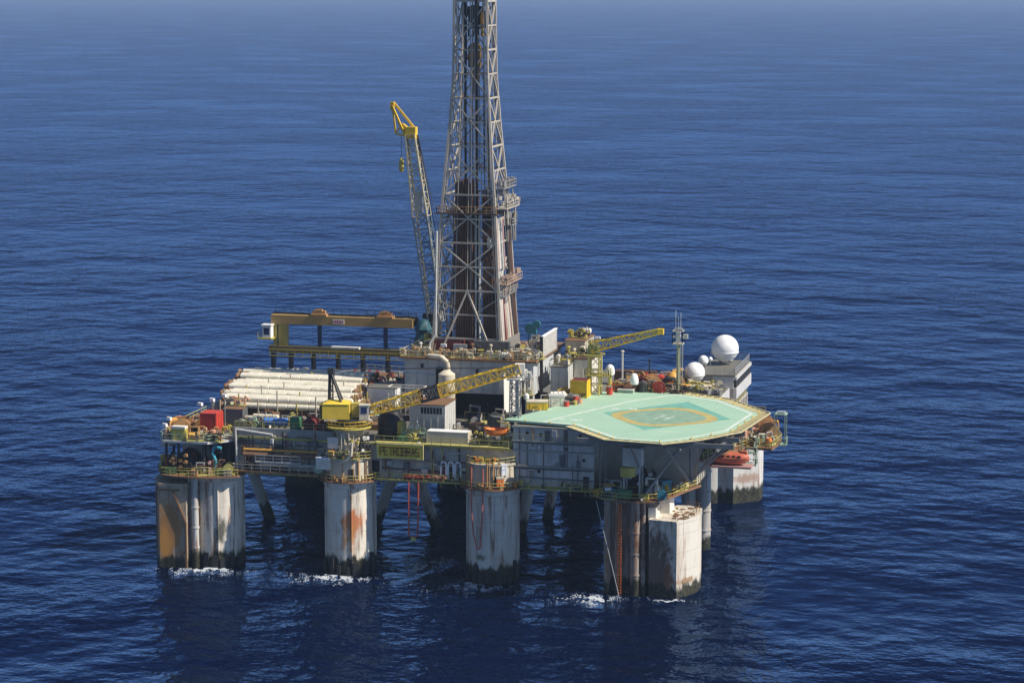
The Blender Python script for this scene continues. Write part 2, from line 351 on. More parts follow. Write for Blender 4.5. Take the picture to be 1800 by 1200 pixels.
# walkways on the near side
def walkway(x0, x1, y0, y1, z, m='rustplate', rm='railgreen', sides='n'):
    w = MB(); w.box(x0, x1, y0, y1, z-.18, z)
    k = max(2, int((x1-x0)/2.4))
    for i in range(k): w.bar((x0+(i+.5)*(x1-x0)/k, y1, z-1.2), (x0+(i+.5)*(x1-x0)/k, y0+.2, z-.15), .12)
    o = w.build('walkway', m, hull)
    r = MB(); pts = [(x0, y0+.06, z), (x1, y0+.06, z)]
    if 'l' in sides: pts = [(x0, y1, z)]+pts
    if 'r' in sides: pts = pts+[(x1, y1, z)]
    r.rail(pts); r.build('handrail', rm, o)
    return o
walkway(-32.6, -17.4, -1.9, .1, 16.9, 'rustplate', 'beige', 'l')
walkway(-28.6, -20.6, -1.7, .1, 18.6, 'lightgrey', 'lightgrey')
walkway(-7.9, 7.7, -1.1, .1, 16.5, 'railgreen', 'olive')
walkway(17.2, 29.8, -1.0, .1, 16.2, 'railgreen', 'railgreen')
walkway(-7.6, 15.6, -.9, .45, 22.75, 'railgreen', 'railgreen')
def doorway(x, y, z, w=1.0, h=2.0, mat='dark', parent=hull, ax='y'):
    m = MB()
    if ax == 'y': m.box(x-w/2, x+w/2, y-.09, y, z, z+h)
    else: m.box(y, y+.09, x-w/2, x+w/2, z, z+h)
    return m.build('door', mat, parent)
doorway(-7.9, .49, 16.8, 1.3, 2.6, 'black'); doorway(5.6, .49, 16.8, 1.0, 2.1, 'dark'); doorway(-24, .49, 16.95, 1.1, 2.1, 'darkgrey'); doorway(-30.6, .49, 16.95, 1.1, 2.1, 'black')
# column heads: round drums with a gallery in front of the near wall
def column_head(x, r, z1, mat):
    mb = MB(); mb.lathe([(r+.1, DB), (r+.1, z1-.3), (r+.35, z1-.25), (r+.35, z1)], (x, YC, 0), 36)
    for a in range(200, 345, 18): mb.cbox((x+(r+.14)*math.cos(R(a)), YC+(r+.14)*math.sin(R(a)), (DB+z1)/2), (.12, .14, z1-DB-.6), R(a))
    o = mb.build('column_head', mat, hull)
    g = MB(); g.lathe([(r, DB-.02), (r+1.35, DB-.02), (r+1.35, DB+.2), (r, DB+.2)], (x, YC, 0), 36); g.build('gallery', 'rustplate', o)
    h = MB(); h.ring_rail((x, YC, DB+.2), r+1.25, 180, 360, 14, h=1.1); h.ring_rail((x, YC, z1), r+.25, 185, 355, 12, h=1.1); h.build('handrail', 'railgreen', o)
    d = MB(); d.cbox((x+r*.35*1.0, YC-r*.96, DB+1.3), (1.0, .3, 2.0), R(20)); d.build('door', 'black', o)
    random.seed(int(x)+40); c = MB()
    for i in range(26):
        a = R(random.uniform(190, 350)); rr = r+random.uniform(.25, 1.0); s = random.uniform(.2, .6); zz = DB+.22+s*.7
        c.cbox((x+rr*math.cos(a), YC+rr*math.sin(a), zz), (s, s, s*1.4), a)
    for i in range(7):
        a = R(random.uniform(200, 340)); c.tube((x+(r+.3)*math.cos(a), YC+(r+.3)*math.sin(a), DB+.3), (x+(r+.3)*math.cos(a), YC+(r+.3)*math.sin(a), z1+random.uniform(0, 1)), random.uniform(.06, .16), 6)
    c.build('fittings', 'tan', o)
    return o
column_head(-12.6, 4.1, 19.9, 'cream'); column_head(12.4, 4.2, 20.2, 'beige')
# pedestals on top of the column heads
mb = MB(); mb.lathe([(2.6, 19.9), (2.6, 21.0), (2.2, 21.2), (2.2, 23.5), (2.6, 24.6)], (-12.6, YC-.4, 0), 28); mb.build('crane_pedestal', 'beige', hull)
# corner platforms
def deck_slab(pts, z, t, mat, railmat, railpts, name='corner_platform'):
    o = MB().prism(pts, z-t, z).build(name, mat, hull)
    if railpts: MB().rail([(x, y, z) for x, y in railpts]).build('handrail', railmat, o)
    return o
deck_slab([(-47.4, 4.5), (-47, 0), (-44.6, -4.4), (-41, -5.6), (-36, -4.9), (-31.4, -2.6), (-31, .1), (-33.1, .6), (-33.1, 9), (-46.1, 9)], 16.1, .3, 'rustplate', 'olive', [(-47.3, 4.4), (-46.9, 0), (-44.5, -4.3), (-41, -5.5), (-36, -4.8), (-31.5, -2.5)])
deck_slab([(29.2, .4), (29.8, -2.9), (33.4, -6.0), (38, -6.6), (41.2, -5.5), (43.4, -1.2), (44.6, 3.6), (46.4, 8.9), (29.7, 8.9)], 16.1, .3, 'rustplate', 'olive', [(29.9, -2.8), (33.5, -5.9), (38, -6.5), (41.1, -5.4), (43.3, -1.2), (44.5, 3.6), (46.2, 8.8)])
deck_slab([(-46.1, -1.0), (-44.6, -3.4), (-36.5, -3.4), (-33.3, .2), (-33.1, 9), (-46.1, 9)], 21.8, .35, 'lightgrey', 'palegreen', [(-46.0, 8.8), (-46.0, -.9), (-44.5, -3.3), (-36.6, -3.3), (-33.4, .2)])
mb = MB(); mb.box(-46.0, -44.4, -.8, 8, 20.2, 21.4); mb.build('platform_skirt', 'lightgrey', hull)
mb = MB()
for x, y in ((-44.4, -2.4), (-42, -2.8), (-37.5, -2.6), (-34, .3), (-45.6, 4)): mb.tube((x, y, 16.1), (x, y, 21.5), .25, 8)
mb.build('post', 'dark', hull)
# right-hand side gallery with the lifeboat bay
deck_slab([(45.6, 10), (46.6, 9.2), (48.2, 14.5), (51.8, 21.8), (56.4, 21.4), (57.2, 29), (55, 37), (50.5, 44), (45.6, 44)], 20.4, .4, 'rustplate', 'railgreen', [(46.6, 9.3), (48.1, 14.5), (51.8, 21.9), (56.3, 21.5), (57.1, 29), (54.9, 36.9), (50.4, 43.9)], 'side_gallery')
deck_slab([(44.2, 14.6), (46.4, 12.1), (47.2, 15.9), (46.9, 19)], 20.1, .3, 'white', 'white', None, 'side_gallery')
mb = MB(); mb.bar((46.2, 22.6, 21.0), (53.6, 24.2, 21.0), .7, .5); mb.bar((46.2, 12.3, 20.2), (46.4, 22.8, 20.8), .35, .5); mb.build('davit_beam', 'white', hull)
MB().box(46.2, 53.6, 16.2, 19.4, 17.65, 18.0).build('boat_cradle', 'pink', hull)
mb = MB()
for x in (47, 50.5, 53.8): mb.bar((x-.2, 19.3, 17.8), (x-.6, 23, 21), .25)
mb.build('davit_arm', 'grey', hull)
# side walls clutter on the right: stiffeners
mb = MB()
for i in range(28): mb.box(45.6, 45.82, 10+i*2-.07, 10+i*2+.07, DB+.1, DT-.1)
mb.build('wall_stiffener', wall, hull)
# main deck perimeter rail
mb = MB(); mb.rail([(-33, .6, 23.95), (-15.3, .6, 23.95)]); mb.rail([(-46, 66, DT), (-46, 9.4, DT)]); mb.rail([(-33.8, 73.8, DT), (33.8, 73.8, DT)]); mb.rail([(45.5, 65, DT), (45.5, 44, DT)])
mb.build('handrail', 'railgreen', hull)
# intermediate pipe deck
MB().box(-45, -10.2, 11, 64, DT+.04, 23.4).build('pipe_deck', 'rustplate', hull)
# ------------------------------------------------------------------ accommodation block
acc = thing('accommodation_block', 'grey panelled accommodation block of three ledged storeys under the green helideck', 'building', (0, 0, 0))
AW = paint('accommodation_paint', (.52, .51, .49), .3, .4)
accpts = [(16.2, .1), (29.9, .1), (29.9, 8.7), (45.2, 8.7), (45.2, 46), (34, 60), (16.2, 60)]
MB().prism(accpts, DT+.06, 26.35).build('wall', AW, acc)
MB().prism([(16.2, .12), (29.9, .12), (29.9, .48), (16.2, .48)], DB+.4, DT+.05).build('lower_wall', AW, acc)
mb = MB()
for z in (19.75, 24.0): mb.box(16.0, 29.95, -.45, .1, z-.12, z+.1)
mb.box(16.0, 29.95, -.25, .1, 26.1, 26.45); mb.box(16.0, 29.95, -.2, .1, 22.2, 22.45)
mb.build('ledge', paint('ledge_paint', (.30, .31, .28), .3), acc)
mb = MB()
for x in (18.4, 20.1, 22.6, 23.9, 26.2, 27.6): mb.box(x-.06, x+.06, -.05, .1, 16.6, 26)
mb.build('wall_stiffener', AW, acc)
for (x, z) in ((18.6, 25.3), (20.9, 25.1), (25.2, 25.0), (27.6, 25.2), (25.3, 22.9), (28.2, 21.1), (20.6, 18.9)):
    w = MB(); w.lathe([(.28, 0), (.28, .06), (.2, .06)], (0, 0, 0), 14, axis='y'); w.v = [(a+x, b+.02-.08, c+z) for a, b, c in w.v]; w.build('window', 'black', acc)
doorway(22.0, .09, 24.1, .9, 1.7, 'darkgrey', acc); doorway(24.6, .09, 19.85, 1.0, 2.0, 'darkgrey', acc); doorway(19.3, .09, 19.85, .9, 2.0, 'grey', acc); doorway(28.6, .09, 16.3, 1, 2.1, 'dark', acc)
mb = MB()
for x, z0, z1 in ((17.3, 16.4, 26.2), (21.4, 16.4, 24), (24.9, 19.8, 26), (25.4, 19.8, 26), (27.2, 16.5, 22)): mb.tube((x, -.08, z0), (x, -.08, z1), .09, 6)
mb.tube((16.4, -.3, 19.4), (29.8, -.3, 19.4), .14, 6); mb.tube((16.4, -.2, 23.7), (29.8, -.2, 23.7), .1, 6); mb.tube((17, -.2, 17.9), (29.8, -.2, 17.7), .12, 6)
mb.build('pipe', 'darkgrey', acc)
mb = MB(); mb.rail([(16.2, -.4, 24.1), (29.8, -.4, 24.1)], h=1.0, w=.06); mb.build('handrail', 'railgreen', acc)
mb = MB(); mb.prism([(x, y) for x, y in [(16.3, .3), (29.8, .3), (29.8, 8.8), (45, 8.8), (45, 45.9), (33.9, 59.9), (16.3, 59.9)]], 26.354, 26.4); mb.build('roof', 'deckplate', acc)

# ------------------------------------------------------------------ helideck
heli = thing('helideck', 'pale green many sided helideck with a white edge line and worn yellow landing ring', 'helideck', (40, 11, 27))
HP = [(13.9, 2.3), (26.7, -.2), (35.3, -10.4), (43.0, -11.4), (47.3, -7.4), (52.4, .6), (54.4, 18.0), (46.2, 29.6), (36.4, 35.0), (24.3, 33.6), (18.1, 12)]
def hl(pts): return [(x-40, y-11) for x, y in pts]
m, nt_, b_ = _nodes('helideck_green_paint')
o_, v_ = _coords(nt_)
c_ = _mix(nt_, _math(nt_, 'MULTIPLY', _ramp(nt_, _noise(nt_, v_, .16, 6, .62), .38, .68), .4), (.34, .52, .38), (.29, .43, .33))
c_ = _mix(nt_, _math(nt_, 'MULTIPLY', _ramp(nt_, _noise(nt_, v_, 1.3, 5, .7, (.3, 1, 1)), .52, .75), .35), c_, (.26, .42, .32))
c_ = _mix(nt_, _math(nt_, 'MULTIPLY', _ramp(nt_, _noise(nt_, v_, .5, 5, .7), .62, .75), .5), c_, (.40, .40, .30))
c_ = _mix(nt_, _math(nt_, 'MULTIPLY', _ramp(nt_, _noise(nt_, v_, .9, 6, .75, (1, .25, 1)), .60, .70), .55), c_, (.20, .27, .22))
c_ = _mix(nt_, _math(nt_, 'MULTIPLY', _ramp(nt_, _noise(nt_, v_, .28, 7, .7, (.35, 1, 1)), .56, .68), .5), c_, (.50, .58, .46))
br_ = _n(nt_, 'ShaderNodeTexBrick'); nt_.links.new(o_, br_.inputs[0]); br_.inputs['Scale'].default_value = .28; br_.inputs['Mortar Size'].default_value = .012; br_.inputs['Color1'].default_value = br_.inputs['Color2'].default_value = (0, 0, 0, 1); br_.inputs['Mortar'].default_value = (1, 1, 1, 1)
c_ = _mix(nt_, _math(nt_, 'MULTIPLY', br_.outputs['Color'], .35), c_, (.20, .30, .22))
nt_.links.new(c_, b_.inputs['Base Color']); b_.inputs['Roughness'].default_value = .7
HG = m
MB().prism(hl(HP), -.35, 0).build('landing_surface', HG, heli)
def inset(pts, d):
    n = len(pts); out = []
    for i in range(n):
        p0, p1, p2 = Vector(pts[i-1]), Vector(pts[i]), Vector(pts[(i+1) % n])
        e1 = (p1-p0).normalized(); e2 = (p2-p1).normalized(); n1 = Vector((-e1.y, e1.x)); n2 = Vector((-e2.y, e2.x))
        k = (n1+n2).normalized(); out.append(tuple(p1+k*d/max(.35, k.dot(n1))))
    return out
def ringstrip(outer, inner, z):
    n = len(outer); mb = MB()
    mb.add([(x, y, z) for x, y in outer]+[(x, y, z) for x, y in inner], [(i, (i+1) % n, (i+1) % n+n, i+n) for i in range(n)]); return mb
OCT = [(20.6, 1.4), (27.0, .3), (35.5, -9.9), (42.9, -10.9), (46.9, -7.1), (51.9, .9), (53.7, 17.7), (45.9, 29.0), (37.4, 33.6), (31.0, 25.0), (25.0, 12.0)]
ringstrip(hl(OCT), hl(inset(OCT, .55)), .006).build('edge_line', paint('worn_white_line_paint', (.66, .72, .62), .25, .5), heli, smooth=False)
# darker netted square and worn yellow ring
SQ = [(28.7, 12.5), (38.6, -1.6), (50.8, 11.5), (41.0, 26.5)]
sq = [(39.3+(x-39.3)*1.0, 11.3+(y-11.3)*1.0) for x, y in SQ]
MB().add([(x-40, y-11, .005) for x, y in sq], [(0, 1, 2, 3)]).build('netted_square', paint('teal_net_paint', (.17, .42, .33), .05, .6), heli, smooth=False)
def rsq(r, k=48, p=3.2):
    out = []
    for i in range(k):
        t = 2*math.pi*i/k; c, s = math.cos(t), math.sin(t); q = (abs(c)**p+abs(s)**p)**(-1/p)
        ax, ay = Vector((.62, -.78)), Vector((.78, .62)); v = ax*c*q*r+ay*s*q*r; out.append((39.6-40+v.x, 11.0-11+v.y))
    return out
yl = paint('worn_yellow_line_paint', (.50, .40, .14), .3, .7)
ringstrip(rsq(8.1), rsq(6.4), .010).build('landing_ring', yl, heli, smooth=False)
n = 48; mb = MB(); mb.add([(x, y, .009) for x, y in rsq(6.4)], [tuple(range(n))]); mb.build('landing_disc', paint('net_disc_paint', (.25, .38, .27), .2, .6), heli, smooth=False)
def strokes(mb, segs, c, ang, sc, w, z):
    ca, sa = math.cos(ang), math.sin(ang)
    for x0, y0, x1, y1 in segs:
        a = Vector((c[0]+(x0*ca-y0*sa)*sc, c[1]+(x0*sa+y0*ca)*sc)); b = Vector((c[0]+(x1*ca-y1*sa)*sc, c[1]+(x1*sa+y1*ca)*sc))
        d = (b-a).normalized(); nn = Vector((-d.y, d.x))*w/2; a = a-d*w/2; b = b+d*w/2
        mb.add([(*(a-nn), z), (*(b-nn), z), (*(b+nn), z), (*(a+nn), z)], [(0, 1, 2, 3)]); z += .0012
    return mb
mb = MB()   # worn letter H in the ring
strokes(mb, [(-.5, -1, -.5, 1), (.5, -1, .5, 1), (-.5, 0, .5, 0)], (-.2, -.4), -.25, 1.9, .42, .013)
mb.build('letter_h', paint('worn_white_mark_paint', (.50, .58, .48), .3, .6), heli, smooth=False)
random.seed(11)
def worn_marks(c, ang, L, h, n, seed):
    r = random.Random(seed); mb = MB(); d = Vector((math.cos(ang), math.sin(ang))); q = Vector((-d.y, d.x)); z = .013
    for i in range(n):
        p = Vector(c)+d*r.uniform(0, L)+q*r.uniform(0, h*.45); w_, l_ = r.uniform(.2, .6)*h, r.uniform(.5, 1.0); k = 7; pts = []
        for j in range(k): t = 2*math.pi*j/k; rr = r.uniform(.6, 1.1); pts.append((*(p+d*math.cos(t)*l_*rr*.6+q*math.sin(t)*w_*rr*.6), z))
        mb.add(pts, [tuple(range(k))]); z += .0007
    return mb
tag(worn_marks((-10.6, 5.4), .05, 4.4, 1.3, 9, 4).build('worn_marking', 'cleanwhite', heli, smooth=False), kind='stuff')
tag(worn_marks((-16.8, -6.4), -.12, 3.6, 1.2, 7, 5).build('worn_marking', 'cleanwhite', heli, smooth=False), kind='stuff')
# perimeter safety net on outriggers
netp = paint('perimeter_net_paint', (.50, .44, .22), .35, .5)
outer = [(40+(x-40)*1.0, y) for x, y in inset(HP, -2.0)]
mb = ringstrip(hl(outer), hl(inset(HP, -.03)), -.12)
mb.v = [(x, y, z+(.0 if i >= len(HP) else .10)) for i, (x, y, z) in enumerate(mb.v)]
mb.f = mb.f[1:8]+[]
mb.v = mb.v+[(x, y, z-.12) for x, y, z in mb.v]; k = 2*len(HP); mb.f += [tuple(reversed([i+k for i in f])) for f in mb.f]
mb.build('perimeter_net', netp, heli, smooth=False)
mb = MB()
ol, il = hl(outer), hl(HP)
for i in range(1, 8):
    p, q, a, b = Vector((*ol[i], 0)), Vector((*ol[i+1], 0)), Vector((*il[i], -.15)), Vector((*il[i+1], -.15))
    kk = max(2, int((q-p).length/1.6))
    for j in range(kk+1): mb.bar(a+(b-a)*j/kk, p+(q-p)*j/kk+Vector((0, 0, .06)), .12)
    mb.bar(p+Vector((0, 0, .06)), q+Vector((0, 0, .06)), .16)
mb.build('net_outrigger', 'helitrim', heli)
for i, (x, y) in enumerate(hl(inset(HP, -.35))[:]):
    pass
mb = MB()
pl = hl(inset(HP, -.2))
for i in range(len(pl)):
    p, q = Vector((*pl[i], .05)), Vector((*pl[(i+1) % len(pl)], .05)); kk = max(1, int((q-p).length/4))
    for j in range(kk): MB().lathe([(.13, 0), (.13, .2), (.02, .28)], p+(q-p)*j/kk, 8).build('perimeter_lamp', 'yellow', heli)
# girders and struts below
mb = MB()
for y in (-20, -14, -8, -2, 4, 10, 16): mb.box(-11 if y < -8 else -21, 14.5 if y < 17 else 8, y-.18+.0, y+.18, -1.15, -.36)
for x in (-12, -6, 0, 6, 12): mb.box(x-.2, x+.2, -21.5 if x > -6 else -11, 20, -1.5, -1.16)
mb.build('girder', paint('girder_paint', (.20, .20, .19), .3), heli)
mb = MB()
for p, q in (((43.5, -9, 25.6), (45, 6, 17)), ((38, -9.5, 25.6), (38.4, 3, 16.6)), ((48.5, -5, 25.6), (45.6, 7, 17.5)), ((45, 6, 17), (51.8, 2, 25.6)), ((45.8, 9, 18), (53.5, 9, 25.6)), ((45.8, 14, 19), (53.8, 16, 25.6)), ((45.8, 22, 19), (51.5, 24, 25.6)), ((33.5, -8, 25.6), (31.5, 2.5, 16.4)), ((45, 6, 17), (45, 6, 25.5)), ((39, -6.2, 16.2), (45, 6, 25.4)), ((30.8, 1, 16.2), (30.8, 1, 25.4))):
    p = (p[0]-40, p[1]-11, p[2]-27); q = (q[0]-40, q[1]-11, q[2]-27); MB().tube(p, q, .22, 8).build('strut', 'steel', heli)

# ------------------------------------------------------------------ drill floor substructure
sub = thing('drill_floor_substructure', 'dirty white raised drill floor block carrying the tall derrick', 'substructure', (1.5, 37, DT))
SX, SY = 1.5, 37
SW = paint('substructure_paint', (.50, .52, .53), .3, .4)
def sl(x0, x1, y0, y1, z0, z1, mb=None): return (mb or MB()).box(x0-SX, x1-SX, y0-SY, y1-SY, z0-DT, z1-DT)
sl(-10.2, 13.4, 26, 48, 27.0, 32.9).build('wall', SW, sub)
mb = MB(); sl(-11, 14.2, 25, 49, 32.9, 33.25, mb); mb.build('drill_floor', 'rustplate', sub)
for x, y in ((-9.4, 26.8), (-9.4, 47), (12.6, 26.8), (12.6, 47), (-3.2, 27), (-3.2, 47)):
    sl(x-.7, x+.7, y-.7, y+.7, DT+.1, 26.98).build('leg', 'grey', sub)
sl(-10, -2.6, 27.2, 46, DT+.1, 26.9).build('lower_wall', SW, sub)
mb = MB(); mb.rail([(-10.9-SX, 48-SY, 33.25-DT), (-10.9-SX, 25.1-SY, 33.25-DT), (14.1-SX, 25.1-SY, 33.25-DT), (14.1-SX, 30-SY, 33.25-DT)]); mb.build('handrail', 'cream', sub)
mb = MB()
for x in range(-10, 14, 2): sl(x-.07, x+.07, 25.86, 26, 27.1, 32.8, mb)
sl(-10.3, 13.5, 25.8, 26.02, 29.9, 30.1, mb); mb.build('wall_stiffener', SW, sub)
for x, z, w, h in ((-3.7, 27.1, 1.3, 4.4), (-6.9, 31.2, .5, .8), (3.2, 30.6, .4, .8), (7.2, 30.6, .4, .9), (9.9, 28, 1, 2)):
    sl(x-w/2, x+w/2, 25.75, 25.86, z, z+h).build('doorway', 'black', sub)
mb = MB()   # curved cream vent trunk down the front
mb.path([(-5.5-SX, 25.2-SY, 33.6-DT), (-3.0-SX, 24.7-SY, 33.5-DT), (-1.9-SX, 24.6-SY, 32.6-DT), (-1.7-SX, 24.6-SY, 30.8-DT)], .42, 10); mb.build('vent_pipe', 'cream', sub)
mb = MB(); mb.lathe([(.5, 4.3), (1.5, 3.6), (1.5, -.6), (1.2, -1.2)], (-1.9-SX, 24.2-SY, 27-DT), 16); mb.build('vent_trunk', 'cream', sub)
sl(7.4, 9.8, 25.0, 25.75, 27.4, 31).build('louvre_panel', 'lightgrey', sub)

# ------------------------------------------------------------------ derrick
dk = thing('derrick', 'tall rusty grey lattice derrick tower rising out of the top of the frame', 'derrick', (0, 37, 33.25))
DZ0 = 2.75
def hw(z):   # half width against world height
    T = [(33, 6.55), (36, 6.2), (58.5, 4.95), (75, 3.6), (84, 3.1), (110, 2.9)]
    for (a, b), (c, d) in zip(T, T[1:]):
        if z <= c: return b+(d-b)*(z-a)/(c-a)
    return 2.9
def cnr(k, z):
    h = hw(z); return Vector(((-h, h, h, -h)[k], (-h, -h, h, h)[k], z-33.25))
LV = [36+4.27*i for i in range(17)]
for k in range(4):
    mb = MB(); zs = [33.3]+LV
    for a, b in zip(zs, zs[1:]):
        mb.bar(cnr(k, a), cnr(k, b), .44 if a < 75 else .36)
        c1, c2 = cnr(k, a), cnr(k, b); off = Vector(((.55 if k in (0, 3) else -.55), 0, 0)); mb.bar(c1+off, c2+off, .16)
        off = Vector((0, (.55 if k in (0, 1) else -.55), 0)); mb.bar(c1+off, c2+off, .16)
    mb.build('leg', 'derrick', dk)
for i, z in enumerate(LV):
    mb = MB()
    for k in range(4): mb.bar(cnr(k, z), cnr((k+1) % 4, z), .30 if i % 2 == 0 else .24)
    mb.build('girt', 'derrick', dk)
for i in range(2, len(LV)-2, 2):
    z0, z1 = LV[i], LV[i+2]; mb = MB()
    for k in range(4):
        mb.bar(cnr(k, z0), cnr((k+1) % 4, z1), .25); mb.bar(cnr((k+1) % 4, z0), cnr(k, z1), .25)
    mb.build('cross_brace', 'derrick', dk)
mb = MB()
for k in range(4):
    t = (cnr(k, LV[2])+cnr((k+1) % 4, LV[2]))/2; a, b = cnr(k, 33.6), cnr((k+1) % 4, 33.6)
    mb.bar(a+(b-a)*.14, t, .32); mb.bar(a+(b-a)*.86, t, .32)
    mb.bar(cnr(k, LV[1]+3), t+(cnr(k, LV[2])-t)*.25+Vector((0, 0, -4)), .16); mb.bar(cnr((k+1) % 4, LV[1]+3), t+(cnr((k+1) % 4, LV[2])-t)*.25+Vector((0, 0, -4)), .16)
mb.build('cross_brace', 'derrick', dk)
PAL['stand_brown'] = paint('stand_brown_paint', (.13, .065, .035), .5)
for i in range(3, len(LV)-1, 2):
    mb = MB(); z0, z1 = LV[i-1], LV[i]
    for k in (0, 1, 2, 3):
        c_ = (cnr(k, z1)+cnr((k+1) % 4, z1))/2
        for q in (k, (k+1) % 4): mb.bar(cnr(q, (z0+z1)/2), (cnr(q, z1)+c_)/2, .12)
        mb.bar(c_+Vector((0, 0, -.1)), (cnr(k, LV[i-2] if i > 3 else z0)+cnr((k+1) % 4, LV[i-2] if i > 3 else z0))/2, .11)
    mb.build('sub_brace', 'derrick', dk)
# drill pipe stands racked inside
random.seed(5)
def stands(x0, x1, y0, y1, z1, nx, ny, mat, r=.16):
    mb = MB()
    for i in range(nx):
        for j in range(ny):
            x = x0+(x1-x0)*i/(nx-1); y = y0+(y1-y0)*j/(ny-1); t = z1+random.uniform(-.7, .7)
            mb.tube((x, y, .4), (x+random.uniform(-.08, .08), y, t-33.25), r, 6)
    return mb.build('drill_pipe_stand', mat, dk)
stands(-2.6, .5, -3.9, -1.2, 63.8, 8, 4, 'stand_brown', .15); stands(2.3, 3.9, -3.2, .4, 62.5, 4, 4, 'pipe', .15); stands(-2.2, -.4, 2.0, 3.6, 61, 5, 3, 'stand_brown', .15); stands(1.0, 1.7, -3.5, -3, 58, 2, 2, 'lightgrey', .2)
mb = MB()   # monkey board
h = hw(58.5); mb.box(-h-.9, h+.4, -h-.5, -h+1.6, 24.95, 25.2); mb.box(-h, -h+2, -h, h, 24.95, 25.15); mb.box(h-2, h+.6, -h, h, 24.95, 25.15)
for i in range(9): mb.box(-h+2+i*.8, -h+2.25+i*.8, -h+1.6, h-2, 25.0, 25.12)
mb.build('monkey_board', 'pipe', dk)
mb = MB(); mb.rail([(-h-.8, -h+1.5, 25.2), (-h-.8, -h-.4, 25.2), (h+.3, -h-.4, 25.2)], h=1.1, w=.12); mb.build('handrail', 'tan', dk)
PAL['rusty_gallery'] = paint('rusty_gallery_paint', (.40, .29, .22), .6)
def gal(x0, x1, y0, y1, z, mat, seed, hh=3.0):
    """cluttered access platform bolted on the derrick"""
    random.seed(seed); mb = MB(); mb.box(x0, x1, y0, y1, z-.15, z)
    mb.rail([(x0, y0, z), (x1, y0, z), (x1, y1, z)], h=1.1, w=.1)
    for i in range(14):
        x, y = random.uniform(x0, x1), random.uniform(y0, y1); s = random.uniform(.25, .8); mb.cbox((x, y, z+s*.6+random.random()*hh*.5), (s, s*.8, s*1.2), random.random())
    for i in range(9):
        x, y = random.uniform(x0, x1), random.uniform(y0, y1); mb.tube((x, y, z-hh), (x+random.uniform(-.4, .4), y, z+hh*.7), random.uniform(.06, .16), 6)
    return mb.build('access_platform', mat, dk)
h = hw(59); gal(h-.2, h+2.0, -h+.5, h+.5, 26.0, 'derrick', 2); gal(h-.2, h+1.5, -h+.5, h, 29.6, 'steel', 8, 2.2); gal(h+.1, h+1.6, 1, h, 22.6, 'steel', 4)
h = hw(46); gal(h-.1, h+1.6, -h, h+.4, 12.6, 'rusty_gallery', 3, 2.0); gal(h-.1, h+.9, -h, h-1, 10.4, 'steel', 6, 1.5)
# streaked stand pipes and hoses on the right face
random.seed(21)
for k, (t, m_) in enumerate(((.03, 'white'), (.10, 'pink'), (.16, 'white'), (.23, 'darkred'), (.28, 'white'), (.34, 'pink'), (.40, 'cream'), (.47, 'white'), (.52, 'darkred'), (.57, 'pink'), (.63, 'cream'), (.70, 'dark'), (.77, 'brown'), (.84, 'brown'), (.90, 'pipe'), (.97, 'brown'))):
    z0 = 33.6+random.uniform(.3, 1.5); z1 = random.choice((44, 46, 47.2, 48)) if t < .7 else random.choice((57, 59, 61)); mb = MB()
    A0 = cnr(1, z0)+(cnr(2, z0)-cnr(1, z0))*(t*.92); A1 = cnr(1, z1)+(cnr(2, z1)-cnr(1, z1))*(t*.92)
    mb.tube(A0+Vector((.15+random.random()*.4, 0, 0)), A1+Vector((.1, random.uniform(-.2, .2), 0)), random.uniform(.13, .24) if t < .7 else .3, 6); mb.build('standpipe', m_, dk)
for k, (t, m_) in enumerate(((.04, 'pink'), (.12, 'white'), (.2, 'steel'), (.31, 'lightgrey'), (.42, 'pink'))):
    mb = MB(); mb.tube(cnr(1, 48.5)+(cnr(2, 48.5)-cnr(1, 48.5))*t+Vector((.2, 0, 0)), cnr(1, 57.5)+(cnr(2, 57.5)-cnr(1, 57.5))*t*1.1+Vector((.1, 0, 0)), random.uniform(.12, .22), 6); mb.build('standpipe', m_, dk)
mb = MB()   # ladder and conduit up the right and front faces
for t in (.06, .12): mb.tube(cnr(1, 60)+(cnr(0, 60)-cnr(1, 60))*t, cnr(1, 100)+(cnr(0, 100)-cnr(1, 100))*t, .1, 5)
for t in (.3, .55, .62): mb.tube(cnr(0, 42)+(cnr(1, 42)-cnr(0, 42))*t+Vector((0, .3, 0)), cnr(0, 103)+(cnr(1, 103)-cnr(0, 103))*t+Vector((0, .3, 0)), .09, 5)
mb.build('conduit', 'steel', dk)
mb = MB(); mb.box(.9, 1.35, -hw(70)+.7, -hw(70)+1.1, .5, 70); mb.box(-2.1, -1.75, .4, .8, 8, 70); mb.box(2.2, 2.5, .4, .8, 8, 70); mb.build('guide_rail', 'dark', dk)
mb = MB()
for x in (-.6, -.2, .2, .6, -1.1, 1.5, -1.9): mb.tube((x, .6, 32), (x*.8, .6, 72), .07, 5)
for x in (-1.5, -.3, 1.9): mb.tube((x, -.5, 2), (x, -.5, 60), .09, 5)
mb.build('drilling_line', 'black', dk)
